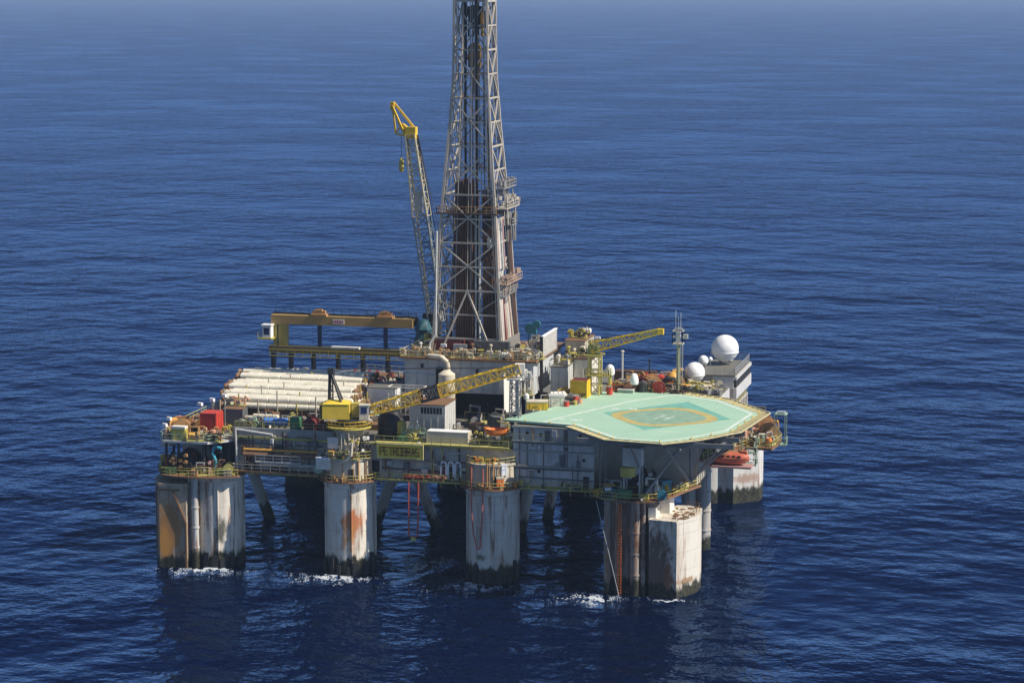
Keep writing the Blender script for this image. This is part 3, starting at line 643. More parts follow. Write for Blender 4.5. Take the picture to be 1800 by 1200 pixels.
# travelling block and top drive
mb = MB(); mb.cbox((-.1, .4, 52.6), (2.2, 1.2, 3.6)); mb.lathe([(1.2, -.5), (1.2, .5)], (-.1, .4, 54), 18, axis='y'); mb.cbox((-.1, .4, 49.8), (1.2, 1.0, 2.4)); mb.tube((-.1, .4, 46), (-.1, .4, 49), .3, 8); mb.cbox((-.1, -.3, 52.4), (2.6, .2, .5)); mb.build('travelling_block', paint('block_olive_paint', (.20, .12, .02), .4), dk)
mb = MB(); mb.cbox((.2, .3, 59.6), (2.6, 1.6, 4.0)); mb.cbox((1.8, .1, 59.3), (.7, 1.2, 3.0)); mb.lathe([(1.35, -.5), (1.35, .5)], (.1, -.5, 60.5), 18, axis='y')
for x in (-1.2, -.4, .5, 1.4): mb.tube((x, .3, 56.2), (x, .3, 58), .18, 6)
mb.build('top_drive', paint('top_drive_paint', (.05, .045, .025), .4), dk)
mb = MB(); mb.cbox((1.5, -.5, 58.4), (.5, .5, 4.2)); mb.build('torque_arm', 'amber', dk)
mb = MB(); h = hw(96); mb.box(-h, h, -h, h, 62.6, 62.8); mb.rail([(-h, -h, 62.8), (h, -h, 62.8), (h, h, 62.8)], w=.12)
for i in range(8): mb.cbox((random.uniform(-2, 2), random.uniform(-2, 2), 63.4), (.8, .8, 1.2))
mb.build('upper_platform', 'steel', dk)
mb = MB()
for x in (1.8, 2.6): mb.lathe([(.4, 0), (.45, .6), (.2, .9)], (x, -2.6, 62.9), 10)
mb.build('lamp_housing', 'salmon', dk)
random.seed(33)
for k in range(16):
    z_ = random.uniform(3, 26); x_ = random.choice((-4.4, -3.8, 3.2, 4.6)); y_ = random.uniform(-4, 4); mb = MB(); mb.cbox((x_*(1-z_/90), y_, z_), (random.uniform(.5, 1.4), random.uniform(.5, 1.2), random.uniform(.5, 2.2))); mb.build('junction_box', random.choice(('dark', 'steel', 'brown', 'lightgrey', 'teal')), dk)
for k in range(12):
    x_ = random.uniform(-4.6, 4.6); z_ = random.uniform(18, 30); mb = MB(); mb.tube((x_*1.1, random.uniform(-1, 5), .5), (x_*.9, random.uniform(-1, 4), z_), random.uniform(.07, .16), 6); mb.build('hose', random.choice(('dark', 'steel', 'pipe', 'lightgrey')), dk)
# wind walls round the foot
fence = paint('foot_fence_paint', (.22, .21, .19), .4)
mb = MB()
for i in range(26): mb.box(1.6+i*.25, 1.75+i*.25, -6.95, -6.8, .05, 2.6)
mb.box(1.5, 8.2, -6.8, -6.7, .05, 2.6); mb.box(6.9, 7.05, -6.6, 5, .05, 2.6); mb.build('wind_wall', fence, dk)
MB().box(-6.4, -.9, -6.4, -3.8, .05, 2.3).build('doghouse', 'darkred', dk)
MB().box(-2.3, .2, -6.9, -6.42, .3, 1.8).build('control_panel', 'grey', dk)
mb = MB(); mb.cbox((1.2, -6.2, 1.2), (1.3, 1, 2.2)); mb.build('iron_roughneck', 'darkred', dk)
mb = MB(); mb.box(-5.5, 6, -3.6, 5.5, .05, 1.2); mb.cbox((3.5, 2, 2.3), (3.5, 3, 2.6)); mb.lathe([(1.3, -1.6), (1.3, 1.6)], (-2.5, 3, 2), 16, axis='x'); mb.build('drawworks', 'dark', dk)
mb = MB(); mb.path([(-6.6, -7.4, -.6), (-6.6, -7.2, 1.8), (-5.6, -6.9, 3.4), (-5.4, -6.5, 22)], .2, 7); mb.build('standpipe', 'lightgrey', dk)
# ------------------------------------------------------------------ cranes
def boom(parent, p, q, w0, w1, n, r, mat, name='boom'):
    return MB().truss(p, q, w0, w1, n, r).build(name, mat, parent)
cr = thing('pedestal_crane', 'yellow pedestal crane with long lowered lattice boom at the middle of the near deck edge', 'crane', (-12.6, .8, 24.6), R(11))
mb = MB(); mb.lathe([(3.0, .0), (3.9, .25), (3.9, .5)], (0, 0, 0), 28); mb.build('platform', 'olive', cr)
mb = MB(); mb.ring_rail((0, 0, .5), 3.8, 130, 400, 20, h=1.1, w=.1); mb.ring_rail((0, 0, .05), 3.6, 150, 390, 22, h=.4, w=.1, mid=0); mb.build('handrail', 'yellow', cr)
mb = MB(); mb.lathe([(2.2, .5), (2.2, 1.4), (2.6, 1.5), (2.6, 1.8)], (0, 0, 0), 24); mb.build('slew_ring', 'dark', cr)
hs = MB(); hs.box(-4.3, .3, -1.9, 1.8, 1.8, 4.35)
hs.prism([(-4.1, -1.9), (.1, -1.9), (.1, 1.8), (-4.1, 1.8)], 4.3, 4.35)
hs.add([(-4.2, -2.0, 4.35), (.2, -2.0, 4.35), (.2, 1.9, 4.35), (-4.2, 1.9, 4.35), (-3.2, -.2, 4.9), (-.6, -.2, 4.9)], [(0, 1, 5, 4), (1, 2, 5), (2, 3, 4, 5), (3, 0, 4)])
hs = hs.build('machinery_house', 'brightyellow', cr)
mb = MB(); mb.box(-4.8, -4.15, -1.7, 1.4, 1.9, 4.2); mb.build('louvre', paint('louvre_dark_yellow_paint', (.18, .14, .02), .2), hs)
MB().box(-4.0, 3.9, -1.9, 1.8, 1.45, 1.79).build('base_frame', 'cream', cr)
cb = MB(); cb.box(2.0, 3.6, -2.2, -.6, 1.8, 4.2); cb.box(1.9, 3.75, -2.3, -.5, 4.2, 4.35); cb = cb.build('cab', 'cream', cr)
MB().box(2.3, 3.3, -2.26, -2.2, 2.9, 3.95).build('window', 'navy', cb); MB().box(3.6, 3.66, -2.0, -.8, 2.6, 3.95).build('window', 'navy', cb)
mb = MB(); mb.bar((-1.2, -1, 4.6), (-3.1, .6, 9.6), .32); mb.bar((-1.2, 1.2, 4.6), (-3.1, .6, 9.6), .32); mb.bar((-3.5, .6, 1.9), (-3.2, .6, 9.9), .5); mb.cbox((-3.1, .6, 9.7), (1.0, .9, .9)); mb.build('gantry_mast', 'dark', cr)
mb = MB(); mb.bar((.4, -.8, 1.8), (2.4, .2, 3.6), .4); mb.bar((.4, 1, 1.8), (2.4, .2, 3.6), .4); mb.cbox((1.2, .2, 3.1), (1.4, 1.6, 2.4)); mb.build('boom_foot', 'olive', cr)
bp, bq = Vector((3.2, -.2, 3.0)), Vector((29.0, -1.6, 10.7))
def bt(t): return bp+(bq-bp)*t
boom(cr, bt(0), bt(.345), 1.5, 2.0, 7, .22, 'yellow'); boom(cr, bt(.35), bt(.47), 2.0, 2.0, 3, .22, 'dark'); boom(cr, bt(.475), bt(1), 2.0, 1.5, 11, .22, 'yellow')
mb = MB(); mb.cbox(bt(1.0), (1.6, 1.4, 1.6)); mb.cbox(bt(1.0)+Vector((.8, 0, -.8)), (.9, .9, 1.2)); mb.build('boom_tip', 'white', cr)
for t_ in (.345, .475): MB().cbox(bt(t_), (.25, 2.1, 2.1)).build('boom_joint', 'amber', cr)
mb = MB()
for dy in (-.5, .5): mb.tube((-3.1, .6+dy*.3, 10), bt(.9)+Vector((0, dy, .8)), .05, 4)
mb.tube(bt(1)+Vector((1.1, 0, -1)), bt(1)+Vector((1.1, 0, -4.5)), .05, 4); mb.build('wire', 'dark', cr)
mb = MB(); mb.lathe([(.1, 0), (.45, .3), (.45, .9), (.15, 1.2)], bt(1)+Vector((1.1, 0, -5.4)), 10); mb.build('hook_block', 'white', cr)

rest = thing('boom_rest', 'dark lattice boom rest tower beside the black opening under the drill floor', 'boom rest', (15.4, 4.6, 26.4))
mb = MB(); mb.truss((0, 0, 0), (0, 0, 7.0), 1.6, 1.4, 5, .18); mb.build('tower', 'steel', rest)
mb = MB(); mb.box(-1.2, 1.2, -1.2, 1.2, 7.0, 7.3); mb.bar((-1.1, 0, 7.3), (-1.1, 0, 8.6), .25); mb.bar((1.1, 0, 7.3), (1.1, 0, 8.6), .25); mb.build('cradle', 'white', rest)

rc = thing('tall_crane', 'tall crane with a near upright grey lattice boom and yellow tip behind the derrick', 'crane', (-15.4, 59, DT))
mb = MB(); mb.lathe([(1.6, 0), (1.6, 10), (2.0, 11), (2.0, 11.6)], (.8, .6, 0), 24); mb.build('pedestal', 'dark', rc)
mb = MB(); mb.cbox((.9, .6, 12.8), (3, 3.4, 2.4)); mb.build('machinery_house', 'dark', rc)
A, B_, C_ = Vector((1.9, 0, 12.5)), Vector((-.95, 0, 32.6)), Vector((-3.0, 0, 48.0))
boom(rc, A, B_, 2.6, 2.7, 8, .26, paint('boom_slate_paint', (.15, .18, .20), .3)); boom(rc, B_, C_, 2.8, 1.8, 7, .27, paint('boom_faded_yellow_paint', (.46, .41, .28), .35))
mb = MB(); d = (C_-B_).normalized(); sd_ = Vector((1, 0, 0))
for s in (-.85, .85): mb.bar(A+sd_*s*1.5, C_+sd_*s*.9, .3)
mb.build('chord', paint('boom_chord_paint', (.40, .36, .24), .35), rc)
MB().cbox(B_+(C_-B_)*.17+Vector((.1, -1.1, 0)), (1.6, .2, 4.2), 0).build('boom_panel', 'lightgrey', rc)
mb = MB(); T_ = Vector((-6.6, 0, 53.4)); mb.bar(C_+Vector((-.8, -.6, -.5)), T_+Vector((0, -.3, 0)), .4); mb.bar(C_+Vector((.9, .6, .8)), T_+Vector((.2, .3, .6)), .4); mb.bar(C_+Vector((-3.0, 0, .2)), T_, .3); mb.bar(C_+Vector((-3, 0, .2)), C_+Vector((-.6, 0, -.4)), .3); mb.bar(C_+Vector((-1.6, 0, 2.2)), C_+Vector((-3, 0, .3)), .22); mb.cbox(C_+Vector((.1, 0, .4)), (2.0, 1.6, 2.2)); mb.cbox(C_+Vector((-1.1, 0, 1.2)), (1.6, .9, 1.0), 0, .7); mb.cbox(T_, (.7, .8, 1.6)); mb.build('boom_tip', 'yellow', rc)
mb = MB()
for dx in (0, .5, 1.0): mb.tube(C_+Vector((1.2+dx*.2, 0, 0)), Vector((3.0+dx*2, 2, 15)), .07, 4)
mb.tube(C_+Vector((-1.9, 0, .2)), C_+Vector((-1.9, 0, -4.6)), .05, 4); mb.build('wire', 'dark', rc)
mb = MB(); mb.lathe([(.1, 0), (.5, .5), (.5, 2.2), (.2, 2.8)], C_+Vector((-1.9, 0, -7.2)), 10); mb.build('hook_block', 'olive', rc)

sc = thing('deck_crane', 'small yellow crane with its short boom raised above the back of the helideck', 'crane', (23.6, 30.2, 26.4))
mb = MB()
for x, y in ((-.95, -.95), (.95, -.95), (.95, .95), (-.95, .95)): mb.bar((x, y, 0), (x, y, 7.6), .28)
for z in (2.4, 5, 7.4):
    for (a, b), (c, d) in (((-.95, -.95), (.95, -.95)), ((.95, -.95), (.95, .95)), ((.95, .95), (-.95, .95)), ((-.95, .95), (-.95, -.95))): mb.bar((a, b, z), (c, d, z), .16); mb.bar((a, b, z-2.3), (c, d, z), .12)
mb.build('tower', paint('crane_pale_yellow_paint', (.60, .50, .16), .25), sc)
mb = MB(); mb.box(-1.5, 1.5, -1.5, 1.5, 7.6, 7.8); mb.rail([(-1.5, 1.5, 4.2), (-1.5, -1.5, 4.2), (2.8, -1.5, 4.2), (2.8, 1.5, 4.2)], h=1, w=.1); mb.box(-1.5, 2.8, -1.5, 1.5, 4.05, 4.2); mb.build('platform', 'olive', sc)
mb = MB(); mb.cbox((-.2, 0, 8.6), (1.8, 1.6, 1.6)); mb.bar((-.6, 0, 8), (-1.0, 0, 10.2), .4); mb.build('machinery_house', paint('crane_green_paint', (.20, .26, .12), .3), sc)
boom(sc, (-.6, 0, 9.0), (7.6, -.3, 11.2), 1.8, 1.1, 7, .2, 'yellow'); boom(sc, (7.6, -.3, 11.2), (11.6, -.45, 12.3), 1.1, .8, 4, .22, 'brightyellow')
mb = MB(); mb.cbox((11.8, -.45, 12.3), (1.1, .9, 1.0)); mb.build('boom_tip', 'yellow', sc)
mb = MB(); mb.tube((11.8, -.45, 12), (11.8, -.45, 9.8), .05, 4); mb.tube((-1, 0, 10.2), (8, -.3, 11.6), .05, 4); mb.build('wire', 'dark', sc)

th = thing('hoist', 'small teal hoist frame standing right of the derrick foot', 'hoist', (8.6, 45, 33.25))
mb = MB(); mb.bar((-.6, 0, 0), (-.6, 0, 3), .16); mb.bar((.7, 0, 0), (.7, 0, 3.2), .16); mb.lathe([(.9, -.3), (.9, .3)], (-.4, 0, 3), 14, axis='y'); mb.lathe([(.75, -.25), (.75, .25)], (.9, 0, 3.7), 14, axis='y'); mb.cbox((0, 0, 2.6), (1.8, .7, 1.2)); mb.build('frame', 'teal', th)
tn = thing('stores_tent', 'teal tarpaulin covered stack at the left foot of the derrick', 'tarpaulin', (-12.2, 45.5, 32.4))
mb = MB(); mb.lathe([(1.7, -1), (1.9, .6), (1.4, 2.0), (1.7, 2.9), (1.0, 4.4), (.3, 4.8)], (0, 0, 0), 7); mb.build('cover', paint('net_teal_paint', (.015, .07, .09), .3, .8), tn)
mb = MB(); mb.rail([(-2, -2, 0), (2, -2, 0), (2, 2, 0)], h=1.2); mb.build('frame', 'dark', tn)

# ------------------------------------------------------------------ gantry crane on the pipe deck
ga = thing('gantry_crane', 'long tan gantry crane bridge spanning the pipe deck on the left', 'gantry crane', (-32, 58, 23.4))
mb = MB(); mb.box(-14.4, 14.2, -.7, .7, 10.15, 11.9); mb.build('bridge_beam', paint('gantry_beam_paint', (.44, .28, .09), .12, .25), ga)
mb = MB(); mb.box(-14.6, 14.6, .9, 2.2, 10.4, 12.1); mb.rail([(-14.4, 2.2, 12.1), (14.2, 2.2, 12.1)], h=.9, w=.07); mb.build('bridge_walkway', 'dark', ga)
MB().box(-1.8, .5, -.76, -.70, 10.5, 11.4).build('nameplate', 'cleanwhite', ga)
mb = MB()
for i in range(6): mb.box(-1.6+i*.34, -1.6+i*.34+.2, -.79, -.762, 10.7, 11.2)
mb.build('plate_lettering', 'red', ga)
for x in (-4.7, 8.6):
    t = MB(); t.box(x-1.6, x+1.6, -.8, 1.2, 11.9, 12.3); t.cbox((x, .2, 12.7), (1.2, 1.2, .9)); t.cbox((x+.9, .1, 12.6), (.7, .9, .6)); t.lathe([(.45, -.6), (.45, .6)], (x-.9, .2, 12.6), 12, axis='y'); t.build('trolley', 'tan', ga)
lm = paint('gantry_leg_paint', (.34, .28, .06), .3)
MB().box(-12.9, -11.2, -.6, .6, 5.9, 10.14).build('leg', lm, ga); MB().box(-14.0, -13.3, -.5, .5, 5.9, 10.14).build('leg', 'olive', ga)
for x in (-4.7, 8.6): MB().box(x-.35, x+.35, -.3, .3, 5.9, 10.14).build('lifting_post', 'navy', ga)
mb = MB(); mb.box(-14.8, 14.6, -1.0, 1.0, 4.6, 5.9); mb.build('lower_beam', paint('gantry_lower_paint', (.16, .13, .05), .4), ga)
mb = MB(); mb.rail([(-14.6, -1.1, 4.0), (14.4, -1.1, 4.0)], h=1.2, w=.12); mb.box(-14.6, 14.4, -1.2, -1.0, 3.9, 4.05); mb.build('handrail', 'olive', ga)
for x in (-14.2, -10.6, -6, -1, 4, 9, 13.8): MB().box(x-.25, x+.25, -.8, .8, 0, 4.58).build('leg', 'dark', ga)
cb = MB(); cb.box(-15.6, -13.9, -2.4, -.75, 7.6, 9.9); cb.box(-15.8, -13.7, -2.6, -.7, 9.9, 10.15); cb = cb.build('cab', 'cleanwhite', ga)
for a in ((-15.3, -14.2, -2.46, -2.4), ): MB().box(*a, 8.2, 9.5).build('window', 'navy', cb)
mb = MB(); mb.box(-16.4, -13.6, -2.8, -.6, 7.3, 7.55); mb.rail([(-16.4, -.7, 7.5), (-16.4, -2.8, 7.5)], h=1, w=.08); mb.build('cab_platform', 'olive', ga)

# ------------------------------------------------------------------ white riser joints on the pipe deck
rj = thing('riser_joint', '', 'pipe', (0, 0, 0), 0, 'white riser joints racked in rows on the pipe deck')
mb = MB(); mb.tube((-12.2, 0, 0), (12.2, 0, 0), .26, 10)
mb.build('pipe', 'steel', rj)
x = -11.6
while x < 11.4:
    MB().lathe([(.50, 0), (.56, .06), (.56, 3.72), (.50, 3.78)], (x, 0, 0), 16, axis='x').build('float_module', paint('float_paint', (.74, .69, .56), .22, .5), rj); x += 3.88
for s in (-1, 1): MB().lathe([(.55, 0), (.55, .3), (.4, .5)], (s*12.2-(.25), 0, 0), 12, axis='x').build('flange', 'rustplate', rj)
RJ = []
rows = [('front', 12.2, 25.0, 3), ('second', 16.6, 25.0, 3), ('third', 20.9, 25.4, 3), ('fourth', 25.2, 25.4, 3), ('fifth', 29.3, 25.9, 3), ('rear', 33.2, 26.1, 3)]
random.seed(9)
for name, y, z, n in rows:
    pos = [(0, 0), (1.16, 0), (2.32, 0), (.58, 1.0), (1.74, 1.0), (3.48, 0), (2.9, 1.0)]
    if name != 'front': pos = [(-.1+a, b+.2) for a, b in pos]
    for i, (dy, dz) in enumerate(pos):
        lab = {0: 'white riser joint at the bottom near edge of the %s row', 1: 'white riser joint second from near in the bottom layer of the %s row', 2: 'white riser joint third from near in the bottom layer of the %s row', 3: 'white riser joint nearest in the top layer of the %s row', 4: 'white riser joint in the middle of the top layer of the %s row', 5: 'white riser joint farthest back in the bottom layer of the %s row', 6: 'white riser joint farthest back in the top layer of the %s row'}[i] % name
        loc = (-27.2+random.uniform(-1.3, 1.0)+(-.2*(y-12)), y+dy+random.uniform(-.05, .05), z+dz+.6)
        if not RJ: rj.location = loc; rj['label'] = lab; RJ.append(rj)
        else: RJ.append(dup(rj, loc, random.uniform(-.004, .004), lab))
    rk = thing('riser_rack', {'front': 'brown steel rack of posts holding the front row of white riser joints', 'second': 'steel rack under the second row of white riser joints', 'third': 'steel rack under the third row of white riser joints', 'fourth': 'steel rack under the fourth row of white riser joints', 'fifth': 'steel rack under the fifth row of white riser joints', 'rear': 'steel rack under the rear row of white riser joints'}[name], 'rack', (-27.2-.2*(y-12), y+2, 23.4), 0, 'racks under the riser joints')
    for j in range(8):
        xx = -12.5+j*3.55; m2 = MB(); m2.bar((xx, -2.9, 0), (xx, -2.9, (5.2, 3.2, 4.4, 3.6)[(j+len(name)) % 4]), .2); m2.bar((xx, -3, 1.2), (xx, 2.6, 1.2), .3); m2.bar((xx, 2.6, 0), (xx, 2.6, 3.9), .2); m2.build('post', 'olive' if j % 3 == 1 else 'beige', rk)
    mm = MB(); mm.box(-13, 13, -2.5, 2.2, .05, z-23.4+.02); mm.build('base', 'brown', rk)

# ------------------------------------------------------------------ radomes, mast, bridge house
def radome(loc, r, stand, label):
    t = thing('radome', label, 'radome', loc, 0, None)
    mb = MB(); mb.ball((0, 0, stand+r*.82), r, 32, 20, -.80); mb.build('dome', 'cleanwhite', t)
    mb = MB(); zc = stand+r*.82; mb.lathe([(r*.62, stand), (r*.62, zc-r*.75), (r*.985, zc-r*.32), (r*1.012, zc-r*.28), (r*1.012, zc-r*.22)], (0, 0, 0), 32); mb.build('skirt', 'cleanwhite', t)
    mb = MB()
    for a in (45, 135, 225, 315): mb.bar((r*.5*math.cos(R(a)), r*.5*math.sin(R(a)), 0), (r*.5*math.cos(R(a)), r*.5*math.sin(R(a)), stand+.2), .16)
    mb.bar((-r*.5, 0, stand*.5), (r*.5, 0, stand*.5), .12); mb.build('stand', 'steel', t)
    return t
BH = thing('bridge_house', 'grey control house with overhanging window band and railed roof at the far right deck corner', 'building', (42, 57, 23.5))
bw = paint('bridge_wall_paint', (.36, .33, .32), .15)
MB().box(-3.6, 3.6, -9, 9, 0, 4.7).build('wall', bw, BH)
mb = MB(); mb.prism([(-3.7, -9.3), (3.9, -9.3), (3.9, 9.2), (-3.7, 9.2)], 4.7, 4.95); mb.build('roof', 'deckplate', BH)
mb = MB(); mb.box(3.6, 4.2, -9.2, 9.1, .6, 2.6); mb.box(3.6, 4.2, -9.2, 9.1, 4.1, 4.69); mb.box(-.2, 3.58, -9.25, -9.02, 2.4, 4.69); mb.build('parapet', 'lightgrey', BH)
for i in range(8): MB().box(3.6, 4.05, -8.9+i*2.25, -8.9+i*2.25+1.95, 2.62, 4.08).build('window', 'dark', BH)
mb = MB(); mb.rail([(-3.6, -9.2, 4.95), (3.8, -9.2, 4.95), (3.8, 9.1, 4.95), (-3.6, 9.1, 4.95)], h=1.2, w=.07, mid=2); mb.build('handrail', 'grey', BH)
mb = MB()
for i in range(4): mb.box(-3.4+i*1.7, -3.3+i*1.7, -9.08, -9.0, .2, 4.5)
mb.build('wall_stiffener', bw, BH)
radome((42.0, 60.5, 28.45), 2.55, .9, 'largest white radome globe standing on the roof of the bridge house')
radome((38.6, 47.0, 26.6), 1.85, .8, 'second largest white radome behind the far edge of the helideck')
radome((38.6, 56.5, 28.45), .95, .4, 'small white radome between the two big radomes')
t = thing('antenna', 'tiny white ball antenna on a thin post on the bridge house roof', 'antenna', (40.4, 53.5, 28.45))
MB().tube((0, 0, 0), (0, 0, 1.6), .07, 6).build('post', 'steel', t); MB().ball((0, 0, 1.95), .42, 16, 10).build('ball', 'cleanwhite', t)
def pod(loc, r, h, stand, label, smat='pink'):
    t = thing('satellite_dome', label, 'satellite dome', loc)
    MB().lathe([(r*.85, stand), (r, stand+.3), (r*.95, stand+h*.5), (r*.75, stand+h*.8), (r*.35, stand+h*.97), (.01, stand+h)], (0, 0, 0), 22).build('dome', 'cleanwhite', t)
    mb = MB(); mb.tube((0, 0, 0), (0, 0, stand), .28, 8)
    for a in (0, 120, 240): mb.bar((math.cos(R(a))*.7, math.sin(R(a))*.7, 0), (0, 0, stand*.8), .12)
    mb.build('stand', smat, t); return t
pod((25.6, 33.8, 26.4), .85, 1.9, 3.6, 'white satellite dome on a post right of the small yellow crane', 'olive')
pod((29.9, 34.2, 26.4), .8, 2.0, 2.0, 'white satellite dome on a brown stand at the back of the helideck', 'brown')
ma = thing('mast', 'slim dull green radio mast with a railed crow\'s nest beside the helideck', 'mast', (37.2, 37.6, 26.4))
mb = MB(); mb.tube((0, 0, 0), (0, 0, 9), .36, 10, .28); mb.build('pole', paint('mast_paint', (.27, .29, .19), .25), ma)
mb = MB(); mb.bar((.45, -.1, 0), (.45, -.1, 9), .1); mb.bar((.8, -.1, 0), (.8, -.1, 9), .1)
for i in range(22): mb.bar((.45, -.1, .3+i*.4), (.8, -.1, .3+i*.4), .07)
mb.build('ladder', 'cream', ma)
mb = MB(); mb.box(-.9, .9, -.9, .9, 9, 9.2); mb.rail([(-.9, .9, 9.2), (-.9, -.9, 9.2), (.9, -.9, 9.2), (.9, .9, 9.2), (-.9, .9, 9.2)], h=2.2, w=.12); mb.build('crows_nest', 'cream', ma)
mb = MB(); mb.tube((0, 0, 9.2), (0, 0, 12), .16, 8); mb.box(-.7, .7, -.2, .2, 11.6, 11.9); mb.tube((-.5, 0, 11.9), (-.5, 0, 15), .05, 5); mb.tube((.4, 0, 11.9), (.4, 0, 14.6), .05, 5); mb.tube((0, 0, 12), (0, 0, 14), .05, 5); mb.cbox((1.3, 0, 10.4), (.8, .5, .8)); mb.cbox((0, 0, 10.3), (.7, .6, 1.8)); mb.build('aerial', 'lightgrey', ma)

# ------------------------------------------------------------------ deck houses
def cabin(loc, d, mat, label, name='deckhouse', rz=0, win=0, roofmat='deckplate', cat='deckhouse', door=True, ribs=True):
    t = thing(name, label, cat, loc, rz); w, l, h = d
    MB().box(-w/2, w/2, -l/2, l/2, 0, h).build('wall', mat, t)
    MB().box(-w/2-.15, w/2+.15, -l/2-.15, l/2+.15, h, h+.14).build('roof', roofmat, t)
    for i in range(win):
        k = w*.62/max(1, win); x = w/2-.35-(i+1)*k; MB().box(x, x+k*.72, -l/2-.05, -l/2, h-1.5, h-.4).build('window', 'black', t)
    if door: MB().box(w/2, w/2+.06, -.5, .5, .1, 2.1).build('door', 'grey', t)
    if ribs:
        r = MB(); k = max(2, int(w/1.2)); 
        for i in range(k+1): r.box(-w/2+(w-.1)*i/k, -w/2+(w-.1)*i/k+.1, -l/2-.06, -l/2, .05, h-1.6 if win else h-.05)
        k = max(2, int(l/1.2))
        for i in range(k+1): r.box(w/2, w/2+.06, -l/2+(l-.1)*i/k, -l/2+(l-.1)*i/k+.1, .05, h-.05)
        r.build('wall_rib', mat, t)
    return t
cabin((-.4, 9.6, DT+.03), (6.2, 6.8, 5.7), PAL['lightgrey'], 'pale grey deckhouse with a dark window row under the lowered crane boom', win=7, roofmat='rustplate')
cabin((-13.2, 24.2, 23.4), (5.2, 5.5, 4.6), PAL['cleanwhite'], 'white rounded cabin between the riser joints and the cargo cage')
cabin((17.0, 33.5, 26.4), (2.8, 7, 5.2), PAL['lightgrey'], 'grey equipment house with rails on its roof right of the drill floor', door=False)
cabin((20.2, 40.5, 26.4), (3.2, 9, 5.8), PAL['white'], 'white faced equipment house behind the yellow generator box', roofmat='brown')
cabin((17.4, 46, 26.4), (3.6, 8, 8.2), PAL['beige'], 'tall beige machinery house at the back right of the drill floor', roofmat='rustplate')
wwl = thing('wind_screen', 'ribbed beige wind screen panel rising at the right edge of the drill floor', 'screen', (13.9, 30, 33.25))
mb = MB(); mb.box(0, .25, 0, 11, .02, 3.6); mb.build('panel', paint('screen_paint', (.62, .56, .46), .2), wwl)
mb = MB()
for i in range(12): mb.box(.25, .4, i*.96, i*.96+.15, .05, 3.5)
mb.box(-.1, .42, -.05, 11.05, 3.6, 3.8); mb.build('frame', 'cleanwhite', wwl)
MB().bar((.1, -.3, -6.4), (.1, -.3, 3.8), .5).build('post', 'dark', wwl)
# sloping grey ramp beside the black opening
rp = thing('ramp', 'sloping grey pipe ramp beside the black opening under the drill floor', 'ramp', (10.3, 17.5, 22.9))
mb = MB(); mb.add([(-1.2, 5.2, 8.2), (1.2, 5.2, 8.2), (3.6, -4.6, 3.4), (1.4, -4.6, 3.4), (-1.2, 5.2, 7.8), (1.2, 5.2, 7.8), (3.6, -4.6, 3.0), (1.4, -4.6, 3.0)], [(3, 2, 1, 0), (4, 5, 6, 7), (0, 1, 5, 4), (1, 2, 6, 5), (2, 3, 7, 6), (3, 0, 4, 7)]); mb.build('ramp_plate', 'white', rp)
mb = MB(); mb.bar((1.25, 5.2, 8.4), (3.7, -4.6, 3.6), .35); mb.bar((-1.25, 5.2, 8.4), (1.3, -4.6, 3.6), .35); mb.build('side_rail', 'white', rp)
mb = MB(); mb.bar((2.5, -4.4, 0), (2.5, -4.4, 3), .5); mb.bar((.4, 3, 0), (.4, 3, 6.8), .4); mb.build('post', 'dark', rp)
cg = thing('cargo_cage', 'white barred open cage rack beside the doorway of the drill floor block', 'cage', (-8.6, 22.2, 23.4))
mb = MB()
for z in (0.2, 1.9, 3.6, 5.0):
    mb.bar((-3.2, -1.4, z), (3.2, -1.4, z), .14); mb.bar((-3.2, 1.4, z), (3.2, 1.4, z), .14); mb.bar((-3.2, -1.4, z), (-3.2, 1.4, z), .14); mb.bar((3.2, -1.4, z), (3.2, 1.4, z), .14)
for i in range(9):
    x = -3.2+i*.8; mb.bar((x, -1.4, 0), (x, -1.4, 5), .11); mb.bar((x, 1.4, 0), (x, 1.4, 5), .11)
mb.build('bars', 'white', cg)
MB().box(-3, 3, -1.2, 1.3, .1, .4).build('floor', 'dark', cg)
mb = MB()
for i in range(5): mb.cbox((-2.4+i*1.2, .2, .9), (.9, 1.4, 1.0), i*.1)
mb.build('shelf_load', 'steel', cg)

